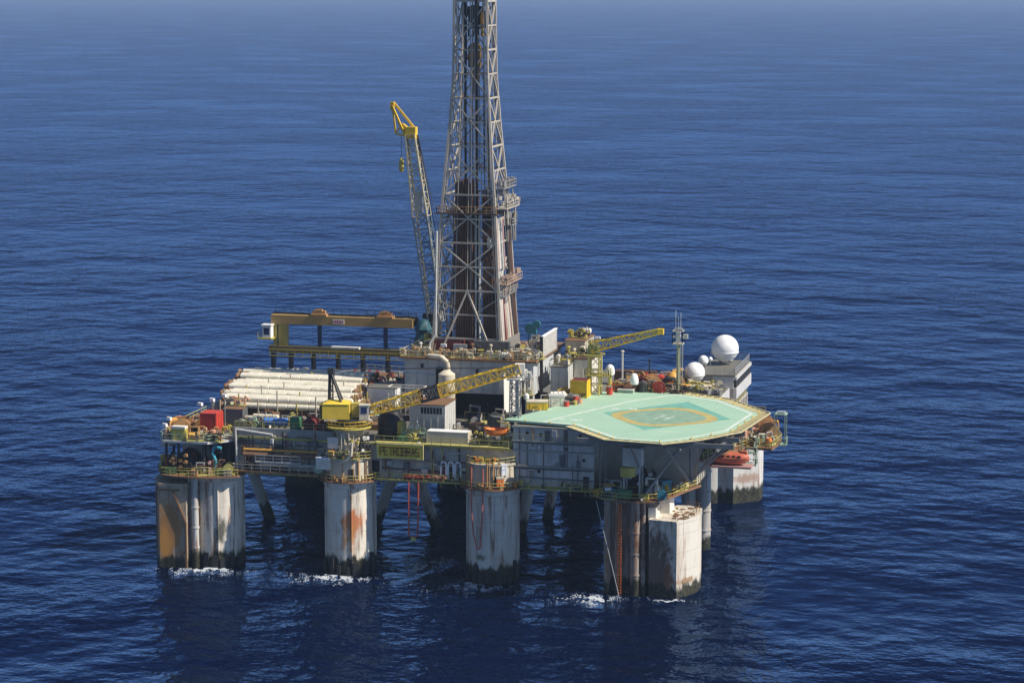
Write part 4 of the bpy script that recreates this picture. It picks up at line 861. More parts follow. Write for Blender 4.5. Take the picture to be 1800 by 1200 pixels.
# ------------------------------------------------------------------ name board
nb = thing('name_board', 'long yellow name board with dark capital letters on the near deck edge', 'sign', (-3.05, -1.25, 20.3))
MB().box(-3.9, 3.9, 0, .18, 0, 2.2).build('board', paint('board_paint', (.74, .58, .07), .25), nb)
mb = MB(); mb.box(-4.05, 4.05, -.06, .22, 2.2, 2.4); mb.box(-4.05, 4.05, -.06, .22, -.2, 0); mb.box(-4.08, -3.9, -.05, .2, 0, 2.2); mb.box(3.9, 4.08, -.05, .2, 0, 2.2); mb.build('frame', paint('board_frame_paint', (.70, .60, .24), .2), nb)
mb = MB(); [mb.bar((x, .2, z), (x, 1.7, z), .14) for x in (-3.5, 0, 3.5) for z in (.3, 1.9)]; mb.build('bracket', 'dark', nb)
GL = dict(P=[(0, 0, 0, 1), (0, 1, .55, 1), (.55, 1, .55, .5), (0, .5, .55, .5)], E=[(0, 0, 0, 1), (0, 1, .55, 1), (0, .5, .45, .5), (0, 0, .55, 0)], T=[(.3, 0, .3, 1), (0, 1, .6, 1)],
    R=[(0, 0, 0, 1), (0, 1, .55, 1), (.55, 1, .55, .5), (0, .5, .55, .5), (.2, .5, .55, 0)], O=[(0, 0, 0, 1), (0, 1, .55, 1), (.55, 1, .55, 0), (0, 0, .55, 0)], B=[(0, 0, 0, 1), (0, 1, .5, 1), (0, .5, .55, .5), (0, 0, .55, 0), (.55, .5, .55, 0), (.5, 1, .5, .5)],
    A=[(0, 0, .3, 1), (.3, 1, .6, 0), (.14, .4, .46, .4)], S=[(.55, 1, 0, 1), (0, 1, 0, .5), (0, .5, .55, .5), (.55, .5, .55, 0), (.55, 0, 0, 0)])
for i, ch in enumerate('PETROBRAS'):
    mb = MB()
    for a, b, c, d in GL[ch]:
        p, q = Vector((-3.45+i*.78+a, -.06, .45+b*1.3)), Vector((-3.45+i*.78+c, -.06, .45+d*1.3)); e = (q-p).normalized()*.1; mb._rect(p-e, q+e, .1, .22)
    mb.build('letter', paint('board_letter_paint', (.24, .16, .02), .2), nb)
# ------------------------------------------------------------------ equipment makers
def drum(loc, mat, label, r=.45, h=1.25, group=None):
    t = thing('drum', label, 'drum', loc, 0, group)
    MB().lathe([(r, 0), (r, h*.33), (r*1.06, h*.35), (r, h*.37), (r, h*.64), (r*1.06, h*.66), (r, h*.68), (r, h)], (0, 0, 0), 16).build('body', mat, t)
    mb = MB(); mb.lathe([(r*1.05, h), (r*1.05, h+.06), (r*.9, h+.03)], (0, 0, 0), 16); mb.lathe([(.08, h+.03), (.08, h+.12)], (r*.5, 0, 0), 8); mb.build('lid', 'steel', t); return t
def crate(loc, d, mat, label, rz=0, lid=None, name='tool_box', cat='box'):
    t = thing(name, label, cat, loc, rz); w, l, h = d
    mb = MB(); mb.box(-w/2, w/2, -l/2, l/2, .1, h*.86)
    for x in (-w*.32, w*.32): mb.box(x-.08, x+.08, -l/2-.04, l/2+.04, 0, h*.84)
    mb.build('body', mat, t); MB().box(-w/2-.05, w/2+.05, -l/2-.05, l/2+.05, h*.86, h).build('lid', lid or mat, t)
    mb = MB(); mb.bar((-w*.12, -l/2-.1, h*.6), (w*.12, -l/2-.1, h*.6), .06); mb.build('handle', 'steel', t); return t
def container(loc, d, mat, label, rz=0, roof=None, group=None, frame=None):
    t = thing('container', label, 'container', loc, rz, group); w, l, h = d
    mb = MB(); mb.box(-w/2+.05, w/2-.05, -l/2+.05, l/2-.05, .12, h-.05)
    k = int(w/.3)
    for i in range(k): mb.box(-w/2+.1+(w-.2)*i/k, -w/2+.1+(w-.2)*i/k+.14, -l/2+.01, -l/2+.05, .25, h-.25)
    k = int(l/.3)
    for i in range(k): mb.box(w/2-.05, w/2-.01, -l/2+.1+(l-.2)*i/k, -l/2+.1+(l-.2)*i/k+.14, .25, h-.25)
    mb.build('body', mat, t)
    mb = MB()
    for x in (-w/2+.08, w/2-.08):
        for y in (-l/2+.08, l/2-.08): mb.bar((x, y, 0), (x, y, h), .18)
        mb.bar((x, -l/2, .1), (x, l/2, .1), .18); mb.bar((x, -l/2, h-.08), (x, l/2, h-.08), .18)
    for y in (-l/2+.08, l/2-.08): mb.bar((-w/2, y, .1), (w/2, y, .1), .18); mb.bar((-w/2, y, h-.08), (w/2, y, h-.08), .18)
    mb.build('corner_frame', frame or mat, t)
    MB().box(-w/2+.1, w/2-.1, -l/2+.1, l/2-.1, h-.05, h+.02).build('roof', roof or mat, t)
    d = MB(); d.box(w/2-.008, w/2+.03, -l/2+.25, -.03, .25, h-.25); d.box(w/2-.008, w/2+.03, .03, l/2-.25, .25, h-.25)
    for y in (-l*.2, l*.2): d.bar((w/2+.06, y, .3), (w/2+.06, y, h-.3), .05)
    d.build('door', mat, t); return t
def htank(loc, L, r, mat, label, rz=0, group=None):
    t = thing('storage_tank', label, 'tank', loc, rz, group)
    MB().lathe([(.01, -L/2-r*.35), (r*.6, -L/2-r*.25), (r, -L/2), (r, L/2), (r*.6, L/2+r*.25), (.01, L/2+r*.35)], (0, 0, r+.35), 20, axis='x').build('shell', mat, t)
    mb = MB()
    for x in (-L*.3, L*.3): mb.box(x-.15, x+.15, -r*.8, r*.8, 0, r*.7)
    mb.build('saddle', 'dark', t)
    mb = MB()
    for x in (-L*.3, 0, L*.3): mb.lathe([(r*1.02, -.07), (r*1.02, .07)], (x, 0, r+.35), 20, axis='x')
    mb.tube((0, 0, 2*r+.3), (0, 0, 2*r+.7), .12, 8); mb.build('strap', 'steel', t); return t
def vtank(loc, r, h, mat, label):
    t = thing('storage_tank', label, 'tank', loc)
    MB().lathe([(r, .3), (r, h), (r*.7, h+r*.25), (.01, h+r*.35)], (0, 0, 0), 20).build('shell', mat, t)
    mb = MB(); [mb.bar((r*.8*math.cos(a), r*.8*math.sin(a), 0), (r*.8*math.cos(a), r*.8*math.sin(a), .5), .15) for a in (.8, 2.4, 4, 5.5)]
    mb.path([(r+.1, 0, 0), (r+.1, 0, h), (0, 0, h+r*.6)], .08, 6); mb.build('pipework', 'steel', t); return t
def pump(loc, mat, label, rz=0, s=1., m2='steel'):
    t = thing('pump_skid', label, 'pump', loc, rz)
    mb = MB(); mb.box(-1.1*s, 1.1*s, -.6*s, .6*s, 0, .2*s); mb.bar((-1.1*s, -.6*s, .2*s), (-1.1*s, -.6*s, 1.3*s), .07); mb.bar((1.1*s, -.6*s, .2*s), (1.1*s, -.6*s, 1.3*s), .07); mb.bar((-1.1*s, -.6*s, 1.3*s), (1.1*s, -.6*s, 1.3*s), .07); mb.build('skid', 'railgreen', t)
    MB().lathe([(.2*s, -.95*s), (.42*s, -.8*s), (.42*s, -.05*s), (.25*s, .0)], (0, 0, .7*s), 14, axis='x').build('motor', mat, t)
    mb = MB(); mb.lathe([(.5*s, .25*s), (.55*s, .4*s), (.5*s, .6*s)], (0, 0, .72*s), 14, axis='x'); mb.tube((.42*s, 0, 1.1*s), (.42*s, 0, 1.9*s), .15*s, 8); mb.path([(.42*s, 0, 1.85*s), (-.7*s, .2*s, 1.85*s), (-.7*s, .2*s, .3*s)], .12*s, 7); mb.build('pump_casing', m2, t); return t
def winch(loc, mat, label, rz=0, s=1., group=None, wire='rustplate'):
    t = thing('winch', label, 'winch', loc, rz, group)
    for y in (-1.1*s, 1.1*s): MB().lathe([(1.05*s, -.08*s), (1.05*s, .08*s)], (0, y, 1.2*s), 20, axis='y').build('flange', mat, t)
    MB().lathe([(.72*s, -1.0*s), (.72*s, 1.0*s)], (0, 0, 1.2*s), 18, axis='y').build('rope_drum', wire, t)
    mb = MB(); mb.box(-1.3*s, 1.3*s, -1.5*s, 1.5*s, 0, .18*s)
    for y in (-1.35*s, 1.35*s): mb.add([(-1.0*s, y-.1*s, .18*s), (1.0*s, y-.1*s, .18*s), (.25*s, y-.1*s, 1.5*s), (-.25*s, y-.1*s, 1.5*s), (-1.0*s, y+.1*s, .18*s), (1.0*s, y+.1*s, .18*s), (.25*s, y+.1*s, 1.5*s), (-.25*s, y+.1*s, 1.5*s)], [(0, 1, 2, 3), (7, 6, 5, 4), (4, 5, 1, 0), (5, 6, 2, 1), (6, 7, 3, 2), (7, 4, 0, 3)])
    mb.build('frame', mat, t)
    MB().cbox((.3*s, 1.95*s, .9*s), (1.0*s, .8*s, 1.1*s)).build('motor', 'dark', t); return t
def gasrack(loc, mat, label, rz=0, n=5):
    t = thing('gas_bottle_rack', label, 'rack', loc, rz); w = n*.36
    for i in range(n): MB().lathe([(.16, .1), (.16, 1.3), (.07, 1.55), (.05, 1.7)], (-w/2+.18+i*.36, 0, 0), 10).build('gas_bottle', mat, t)
    mb = MB(); mb.box(-w/2, w/2, -.3, .3, 0, .1); [mb.bar((x, y, 0), (x, y, 1.9), .07) for x in (-w/2, w/2) for y in (-.3, .3)]; mb.bar((-w/2, -.3, 1), (w/2, -.3, 1), .06); mb.bar((-w/2, -.3, 1.9), (w/2, -.3, 1.9), .06); mb.build('frame', 'railgreen', t); return t
def floodlight(loc, h, label, rz=0):
    t = thing('floodlight', label, 'lamp', loc, rz)
    mb = MB(); mb.tube((0, 0, 0), (0, 0, h), .08, 6); mb.build('pole', 'steel', t)
    MB().cbox((0, -.1, h+.2), (1.0, .45, .5), 0, 0).build('lamp_head', 'cleanwhite', t); return t
def basket(loc, d, mat, label, rz=0, load='steel'):
    t = thing('cargo_basket', label, 'basket', loc, rz); w, l, h = d
    mb = MB(); mb.box(-w/2, w/2, -l/2, l/2, .05, .15)
    for z in (.2, h*.5, h):
        for a, b in (((-1, -1), (1, -1)), ((1, -1), (1, 1)), ((1, 1), (-1, 1)), ((-1, 1), (-1, -1))): mb.bar((a[0]*w/2, a[1]*l/2, z), (b[0]*w/2, b[1]*l/2, z), .09)
    k = int(w/.5)
    for i in range(k+1):
        for y in (-l/2, l/2): mb.bar((-w/2+w*i/k, y, 0), (-w/2+w*i/k, y, h), .06)
    mb.build('frame', mat, t)
    mb = MB(); rr = random.Random(int(abs(loc[0]*7+loc[1]*3)))
    for i in range(8): s = rr.uniform(.3, .7); mb.cbox((rr.uniform(-w*.38, w*.38), rr.uniform(-l*.3, l*.3), .2+s*.5+rr.random()*h*.35), (s*1.4, s, s), rr.random()*3)
    mb.build('load', load, t); return t
def manifold(loc, w, h, mat, label, rz=0, seed=1, m2='steel'):
    t = thing('pipe_manifold', label, 'pipework', loc, rz); r = random.Random(seed)
    mb = MB()
    for i in range(max(5, int(w*2.2))):
        x = -w/2+r.random()*w; y = r.uniform(-.6, .6); hh = h*r.uniform(.5, 1.05); q = r.uniform(.07, .2)
        mb.path([(x, y, 0), (x, y, hh), (x+r.uniform(-1.2, 1.2), y, hh), (x+r.uniform(-1.2, 1.2), y+.3, hh*r.uniform(.2, .8))], q, 7)
    mb.build('pipes', mat, t)
    mb = MB()
    for i in range(max(4, int(w*1.6))):
        x = -w/2+r.random()*w; z = r.uniform(.3, h); mb = MB(); mb.lathe([(.28, -.05), (.28, .05)], (x, -.7, z), 10, axis='y'); mb.tube((x, -.7, z), (x, -.1, z), .06, 5); mb.cbox((x+.1, -.3, z), (.4, .4, .5)); mb.build('valve', m2, t)
    mb = MB(); mb.box(-w/2, w/2, -.75, .75, 0, .12); mb.rail([(-w/2, -.75, .1), (w/2, -.75, .1)], h=1.1, w=.07); mb.build('base_frame', 'railgreen', t); return t
def raft(loc, label, rz=0, mat='orange'):
    t = thing('life_raft_canister', label, 'life raft', loc, rz)
    MB().lathe([(.01, -.75), (.4, -.68), (.5, -.4), (.5, .4), (.4, .68), (.01, .75)], (0, 0, .75), 16, axis='x').build('canister', mat, t)
    mb = MB(); [mb.bar((x, y, 0), (x, 0, .45), .08) for x in (-.4, .4) for y in (-.4, .4)]; [mb.lathe([(.52, -.04), (.52, .04)], (x, 0, .75), 16, axis='x') for x in (-.3, .3)]; mb.build('cradle', 'steel', t); return t
def reel(loc, mat, label, rz=0, r=.9, group=None):
    t = thing('hose_reel', label, 'reel', loc, rz, group)
    [MB().lathe([(r, -.06), (r, .06)], (0, y, r+.1), 20, axis='y').build('flange', mat, t) for y in (-.5, .5)]
    MB().lathe([(r*.8, -.44), (r*.8, .44)], (0, 0, r+.1), 18, axis='y').build('hose', 'black', t)
    mb = MB(); [mb.bar((x, y, 0), (0, y, r+.1), .1) for x in (-r*.8, r*.8) for y in (-.62, .62)]; mb.build('frame', mat, t); return t
def vent(loc, h, r, mat, label):
    t = thing('vent_pipe', label, 'vent', loc)
    mb = MB(); mb.tube((0, 0, 0), (0, 0, h), r, 10); mb.build('pipe', mat, t)
    MB().lathe([(r*1.1, h-.1), (r*2, h), (r*2, h+r*1.4), (r*.8, h+r*2.2)], (0, 0, 0), 12).build('cowl', mat, t); return t
def crane_boat(loc, L, label, rz=0, hull_m='boatorange', top='boatorange', name='lifeboat', cover=True):
    t = thing(name, label, 'lifeboat', loc, rz)
    def sec(x):   # half width, keel z, sheer z
        k = abs(x)/(L/2); w = 1.25*(1-k**3.2)**.6 if k < 1 else .02; return max(.03, w), .05+.75*k**3.5, 1.2+.25*k**2
    mb = MB(); n = 16; rings = []
    for i in range(n+1):
        x = -L/2+L*i/n; w, kz, sz = sec(x); rings.append([(x, -w, sz), (x, -w*.92, kz+(sz-kz)*.45), (x, -w*.45, kz+.06), (x, 0, kz), (x, w*.45, kz+.06), (x, w*.92, kz+(sz-kz)*.45), (x, w, sz)])
    v = [p for r_ in rings for p in r_]; f = []
    for i in range(n):
        for j in range(6): f.append((i*7+j, i*7+j+1, (i+1)*7+j+1, (i+1)*7+j))
    if not cover:
        o = len(v); v += [(x*.94, y*.86, z-.35) for r_ in rings for x, y, z in (r_[0], r_[6])]
        for i in range(n): f += [(o+2*i, o+2*i+2, o+2*i+3, o+2*i+1), (i*7, (i+1)*7, o+2*i+2, o+2*i), (i*7+6, o+2*i+1, o+2*i+3, (i+1)*7+6)]
    mb.add(v, f); mb.build('hull', hull_m, t)
    if cover:
        mb = MB(); v = []; f = []; m_ = 8
        for i in range(n+1):
            x = -L/2+L*i/n; w, kz, sz = sec(x); k = abs(x)/(L/2); hh = 1.0*(1-k**4)**.5 if k < 1 else 0.02
            for j in range(m_+1): a = math.pi*j/m_; v.append((x, w*.97*math.cos(a), sz+max(.01, hh)*math.sin(a)))
        for i in range(n):
            for j in range(m_): f.append((i*(m_+1)+j, (i+1)*(m_+1)+j, (i+1)*(m_+1)+j+1, i*(m_+1)+j+1))
        mb.add(v, f); mb.build('canopy', top, t)
        MB().cbox((L*.36, 0, 2.1), (1.0, 1.0, .7)).build('wheelhouse', top, t)
        [MB().cbox((-L*.3+i*L*.14, -1.1, 1.62), (.5, .12, .3)).build('window', 'dark', t) for i in range(5)]
    mb = MB(); mb.bar((-L*.46, -1.2*.7, 1.15), (L*.46, -.84, 1.15), .1); mb.build('fender', 'dark', t); return t

DK = DT+.03; ND = 23.52; PD = 23.4; UP = 21.8; LP = 16.1; AR = 26.4
# ---- right-hand side: lifeboat bay
crane_boat((49.8, 17.8, 18.02), 6.6, 'orange covered lifeboat lying in the pink cradle under the right edge of the helideck')
crane_boat((13.1, 1.3, 24.3), 4.2, 'small open orange rescue boat on the deck edge left of the accommodation block', .35, name='rescue_boat', cover=False, hull_m='orange')
cb_ = thing('boat_stand', 'olive frame holding the small orange rescue boat', 'stand', (13.1, 1.3, DK)); mb = MB(); [mb.bar((x, y, 0), (x, y*.5, 2.0), .14) for x in (-1.2, 1.2) for y in (-.8, .8)]; mb.bar((1.9, 0, 0), (1.9, 0, 4), .22); mb.bar((1.9, 0, 4), (0, 0, 4.4), .18); mb.build('frame', 'olive', cb_)
# ---- helideck back edge, left to right
z = 26.42
crate((17.2, 13.2, 27.0), (3.6, 2.3, 1.5), PAL['yellow'], 'low yellow box with a pale top at the left tip of the helideck', .2, PAL['cream'])
crate((19.6, 17.4, z), (2.6, 2.0, 2.5), PAL['white'], 'white cabinet between the low yellow box and the red drums', .2, PAL['lightgrey'], 'cabinet', 'cabinet')
drum((21.4, 17.0, z), PAL['red'], 'darker red drum beside the white cabinet at the helideck edge', .5, 1.5); drum((22.3, 20.2, z), PAL['red'], 'red drum in front of the yellow generator box', .62, 1.9); drum((23.0, 20.4, z), PAL['salmon'], 'pink drum right beside the red drum at the helideck edge', .5, 1.5)
container((21.6, 27.6, z), (3.0, 3.6, 3.6), PAL['yellow'], 'tall yellow generator box left of the small yellow crane', 0, PAL['darkred'])
htank((18.8, 21.5, z), 2.6, 1.0, PAL['white'], 'striped white tank behind the white cabinet', .5); pump((17.6, 17.8, z), PAL['olive'], 'olive pump skid at the foot of the grey equipment house', .6, 1.2)
drum((26.2, 30.6, z), PAL['red'], 'red drum under the railing of the small yellow crane', .55, 2.0)
manifold((27.8, 35.4, z), 3.2, 2.2, PAL['salmon'], 'salmon pipework between the two white satellite domes', 0, 5, 'railgreen')
crate((28.6, 33.5, z), (2.8, 1.6, 1.2), PAL['palegreen'], 'long pale green box at the back edge of the helideck', 0, PAL['lightgrey'])
container((28.0, 45.5, z), (7.6, 2.6, 2.6), PAL['brown'], 'long brown container behind the satellite domes', 0)
winch((32.6, 38.2, z), PAL['tan'], 'large tan winch behind the helideck', .3, 1.4, None, 'salmon'); winch((30.6, 38.8, z), PAL['darkred'], 'dark red winch left of the large tan winch', .2, 1.2)
pump((33.2, 35.6, z), PAL['salmon'], 'salmon pump skid right of the brown dome stand', 0, 1.1); drum((34.7, 35.6, z), PAL['red'], 'red drum left of the radio mast', .6, 1.6); drum((33.9, 35.2, z), PAL['pink'], 'small pink drum left of the red drum near the radio mast', .4, .9)
raft((34.0, 44.8, 28.0), 'orange life raft canister left of the yellow one behind the mast', .3); raft((35.6, 44.6, 28.5), 'amber yellow life raft canister just left of the mast', .3, 'amber'); raft((35.9, 46.4, 28.5), 'rear amber life raft canister left of the mast', .3, 'amber')
crate((35.2, 45.2, z), (5.2, 2.8, 1.9), PAL['dark'], 'dark plinth box under the life raft canisters', 0, PAL['dark'], 'plinth', 'plinth')
t = thing('canvas_hood', 'tan canvas hood beside the mast', 'canvas hood', (35.6, 41.5, z)); MB().lathe([(1.3, 0), (1.35, 1.8), (1.0, 2.8), (.3, 3.3), (.01, 3.4)], (0, 0, 0), 14).build('cover', 'amber', t); MB().lathe([(1.45, 0), (1.45, .2)], (0, 0, 0), 14).build('rim', 'dark', t)
vent((31.0, 43, z), 5.0, .12, PAL['black'], 'thin dark vent pole behind the satellite domes'); vent((26.6, 40, z), 6.8, .16, PAL['lightgrey'], 'pale vent pole rising behind the boom of the small crane')
manifold((40.2, 44.4, z-.02), 5.4, 1.6, PAL['cream'], 'cream pipework at the foot of the bridge house behind the helideck', 0, 7, 'olive')
crate((40.5, 40.5, z), (4.2, 2.0, 1.2), PAL['beige'], 'beige platform box below the second largest radome', 0, PAL['cream']); crate((37.6, 48.6, z), (2.8, 2.8, .1), PAL['olive'], 'flat olive base plate beside the bridge house', 0, PAL['olive'], 'base_plate', 'plate')
for i, (x, y, w_) in enumerate(((18.4, 27, .9), (19.3, 24.4, .8))):
    reel((x, y, z), PAL['cream'] if i else PAL['yellow'], ('yellow hose reel between the grey equipment house and the yellow generator box', 'cream hose reel next to the striped white tank')[i], .5, w_)
# roof clutter right of derrick
manifold((17.0, 33.4, 31.75), 2.6, 1.6, PAL['darkgrey'], 'dark pipework on the roof of the grey equipment house', 0, 11); manifold((20.2, 40, 32.35), 3, 1.6, PAL['cream'], 'cream pipework on the roof of the white faced equipment house', 0, 13, 'dark'); manifold((17.3, 45, 34.8), 3.2, 1.6, PAL['olive'], 'olive pipework on the roof of the tall beige machinery house', 0, 17, 'dark')
floodlight((21.4, 43, 32.35), 2.6, 'white floodlight on the roof of the white faced equipment house'); htank((18.2, 48.4, 34.8), 1.4, .5, PAL['white'], 'small white tank on the roof of the tall beige machinery house')
# drill floor edge clutter
z = 33.27
for i, (x, y, m_, lab) in enumerate(((-9.2, 26.4, 'cream', 'cream pipework at the left end of the drill floor edge'), (-5.6, 26.6, 'tan', 'tan pipework on the drill floor edge in front of the dark red doghouse'), (.8, 26.3, 'beige', 'beige pipework in the middle of the drill floor edge'), (6.4, 26.4, 'olive', 'olive pipework on the drill floor edge before the grey fence'), (10.6, 26.6, 'cream', 'cream pipework at the right end of the drill floor edge'))):
    manifold((x, y, z), 3.4, 1.5, PAL[m_], lab, 0, 20+i, 'cream' if i % 2 else 'tan')
floodlight((-3.6, 28.4, z), 1.6, 'white lamp standing before the dark red doghouse'); crate((10.8, 30, z), (2.6, 2.6, 1.6), PAL['beige'], 'beige tool box at the right end of the drill floor'); htank((8.6, 25.9, z), 1.6, .5, PAL['white'], 'small white tank on the drill floor edge'); basket((-8.6, 31, z), (2.6, 2.6, 1.3), PAL['olive'], 'olive basket left of the derrick foot'); pump((12.2, 34, z), PAL['white'], 'white pump skid behind the beige tool box on the drill floor', 1.2)
manifold((12.4, 25.2, 27.2), 2.4, 4.6, PAL['white'], 'tangle of white pipes on the right corner of the drill floor block', .4, 31, 'lightgrey')
# pipe deck: red equipment under gantry
for i, (x, m_, lab) in enumerate(((-31.2, 'white', 'white gas bottle rack at the left under the gantry crane'), (-29.0, 'lightgrey', 'grey gas bottle rack second from the left under the gantry crane'), (-33.6, 'palegreen', 'pale green gas bottle rack under the cab end of the gantry crane'))): gasrack((x, 50, PD), PAL[m_], lab, 0, 5)
winch((-26.0, 51, PD), PAL['darkred'], 'dark red winch under the gantry crane', 1.57, 1.3, None, 'darkred'); drum((-24.0, 49, PD), PAL['red'], 'bright red drum under the gantry crane', .8, 2.6); winch((-21.6, 51, PD), PAL['darkred'], 'dark red winch on the right under the gantry crane', 1.57, 1.3); pump((-19, 50, PD), PAL['cream'], 'cream pump skid under the right end of the gantry crane', 0, 1.5); crate((-28.2, 46.4, PD), (2.4, 2, 2.8), PAL['white'], 'white cabinet behind the rear riser row', 0, None, 'cabinet', 'cabinet'); manifold((-15.6, 50, PD), 5, 3.2, PAL['dark'], 'dark pipework below the drill floor behind the white cabin', 0, 41); manifold((-37.5, 49, PD), 4, 3, PAL['steel'], 'grey pipework at the left end under the gantry crane', 0, 43)
t = crate((-30.5, 55, 29.4), (5.6, 1.0, .5), PAL['white'], 'white beam bundle lying on the lower gantry beam', 0, None, 'beam_bundle', 'beams')
# near-left deck
htank((-27.0, 1.9, ND+.45), 2.0, .62, PAL['blue'], 'blue tank on the near left deck edge, left of its blue twin'); htank((-24.9, 1.9, ND+.45), 1.7, .62, PAL['blue'], 'blue tank on the near left deck edge, right of its blue twin')
htank((-28.8, 4.6, ND+.8), 4.4, .5, PAL['cream'], 'long cream tank behind the two blue tanks'); container((-22.6, 2.2, ND), (1.5, 1.6, 2.3), PAL['green'], 'small dark green box right of the blue tanks', 0, PAL['dark'])
winch((-19.9, 2.4, ND), PAL['darkred'], 'dark red winch left end of the machinery row beside the yellow crane', 0, 1.05, None, 'darkred'); winch((-17.2, 2.6, ND), PAL['darkred'], 'dark red winch nearest the yellow crane', 0, 1.0, None, 'brown'); pump((-18.6, 4.8, ND), PAL['darkred'], 'dark red pump skid behind the two dark red winches', 0, 1.3)
crate((-16.4, 5.6, DK), (1.3, 1.2, 3.6), PAL['cream'], 'tall cream cabinet left of the yellow crane', 0, None, 'cabinet', 'cabinet'); container((-35.6, 7.6, DK), (3.8, 2.6, 3.5), PAL['darkgrey'], 'dark grey container behind the red box on the left corner', 0, PAL['rustplate']); manifold((-31.2, 2.0, ND), 3.2, 1.8, PAL['palegreen'], 'pale green pipework left of the blue tanks', 0, 51); manifold((-29.0, 6.8, ND), 5, 2.6, PAL['rustplate'], 'rusty pipework behind the long cream tank', 0, 53, 'darkgrey'); manifold((-22.4, 6.2, ND), 4, 2.4, PAL['brown'], 'brown pipework behind the small dark green box', 0, 55); manifold((-36.4, 10.2, 25.9), 3.6, 1.8, PAL['salmon'], 'salmon pipework on top of the dark grey container', 0, 57)
t = thing('rig_mast', 'dark thin lattice post standing in front of the risers left of the yellow crane', 'post', (-18.0, 8, ND)); MB().truss((0, 0, 0), (0, 0, 8.6), .5, .4, 8, .1).build('post', 'dark', t); MB().cbox((0, 0, 8.9), (1, .6, .8)).build('sheave', 'dark', t)
# left corner
container((-37.6, 1.6, 23.2), (2.9, 3.6, 3.0), PAL['red'], 'bright red square container on the left corner platform', 0, PAL['red'])
winch((-42.4, .6, UP), PAL['tan'], 'tan mooring winch at the front of the left corner platform', .2, 1.5, None, 'rustplate'); winch((-40.4, 5.4, UP), PAL['tan'], 'tan mooring winch behind the white topped cabinet on the left corner', .2, 1.3, None, 'cream'); winch((-44.2, 3.4, UP), PAL['amber'], 'amber winch at the outer left edge of the corner platform', 1.2, 1.2, None, 'tan')
crate((-42.0, -2.2, UP-.4), (2.4, 1.4, 2.8), PAL['olive'], 'olive cabinet with a white top on the front of the left corner', 0, PAL['white'], 'cabinet', 'cabinet'); pump((-39.0, -2.6, UP), PAL['amber'], 'amber pump skid beside the olive cabinet on the left corner', .3, 1.3, 'tan'); manifold((-37.4, -1.6, UP), 3, 2.2, PAL['tan'], 'tan pipework below the red container on the left corner', .2, 61, 'cream'); manifold((-44.4, 5.4, UP), 4, 2.6, PAL['salmon'], 'salmon pipework behind the amber winch on the left corner', .2, 63, 'tan'); manifold((-34.2, 1.6, DK), 2.6, 1.6, PAL['olive'], 'olive pipework right of the red container', 0, 65, 'cream')
crate((-37.6, 1.6, 21.82), (2.7, 3.3, 1.36), PAL['rustplate'], 'rusty plinth under the red container', 0, None, 'plinth', 'plinth')
for i, (x, y, h_, lab) in enumerate(((-44.9, .6, 2.9, 'leftmost white floodlight on the left corner platform'), (-39.9, 2.5, 5.3, 'white floodlight just left of the red container'), (-38.2, 3.8, 5.9, 'white floodlight standing behind the red container'), (-36.9, 6.2, 6.3, 'white floodlight right of the red container, before the dark grey container'), (-45.4, -.2, 1.9, 'low white floodlight over the outer left rail'))): floodlight((x, y, UP), h_, lab, -.5)
drum((-44.9, -1.0, UP), PAL['salmon'], 'pink drum by the outer left rail', .45, 1.5)
# lower left corner platform
winch((-41.6, .4, LP), PAL['dark'], 'dark chain windlass on the lower left corner platform', .1, 1.6, None, 'rustplate'); manifold((-41.6, -3.2, LP), 6, 3.6, PAL['dark'], 'dark tangled pipework on the lower left corner platform', 0, 71, 'tan'); manifold((-36.2, -2.6, LP), 3.6, 2.6, PAL['brown'], 'brown pipework at the inner end of the lower left corner platform', .4, 73, 'pink'); manifold((-38, 3, LP), 6, 4.4, PAL['dark'], 'dark pipework under the left corner platform', 0, 75)
container((-34.6, 4.0, LP), (1.8, 4, 4.6), PAL['dark'], 'dark box at the back of the lower left corner platform', 0)
crate((-45.9, .6, LP), (1.2, 1.2, 2.4), PAL['olive'], 'olive locker at the outer end of the lower left platform', 0, PAL['yellow'], 'locker', 'locker'); crate((-44.2, -2.2, LP), (1.1, 1.1, 2.7), PAL['orange'], 'bright orange locker on the lower left corner platform', 0, None, 'locker', 'locker'); crate((-43.2, -3.6, LP), (1.8, .9, 1.2), PAL['green'], 'dark green box behind the olive rail of the lower left platform'); crate((-34.6, -2.6, LP), (1.6, .9, .9), PAL['green'], 'green box at the right end of the lower left platform'); crate((-38.6, -4.2, LP), (1.2, .8, 1.0), PAL['salmon'], 'salmon box in the middle of the lower left platform rail')
t = thing('pipe_bend', 'bright teal pipe bend hanging at the lower left corner', 'pipe', (-36.3, -1.4, LP)); mb = MB(); mb.path([(0, 0, .4), (.5, 0, 2), (-.1, 0, 3.6), (.2, 0, 4.6), (1.5, 0, 4.4)], .28, 8); mb.build('pipe', paint('bright_teal_paint', (.05, .32, .42), .1), t)
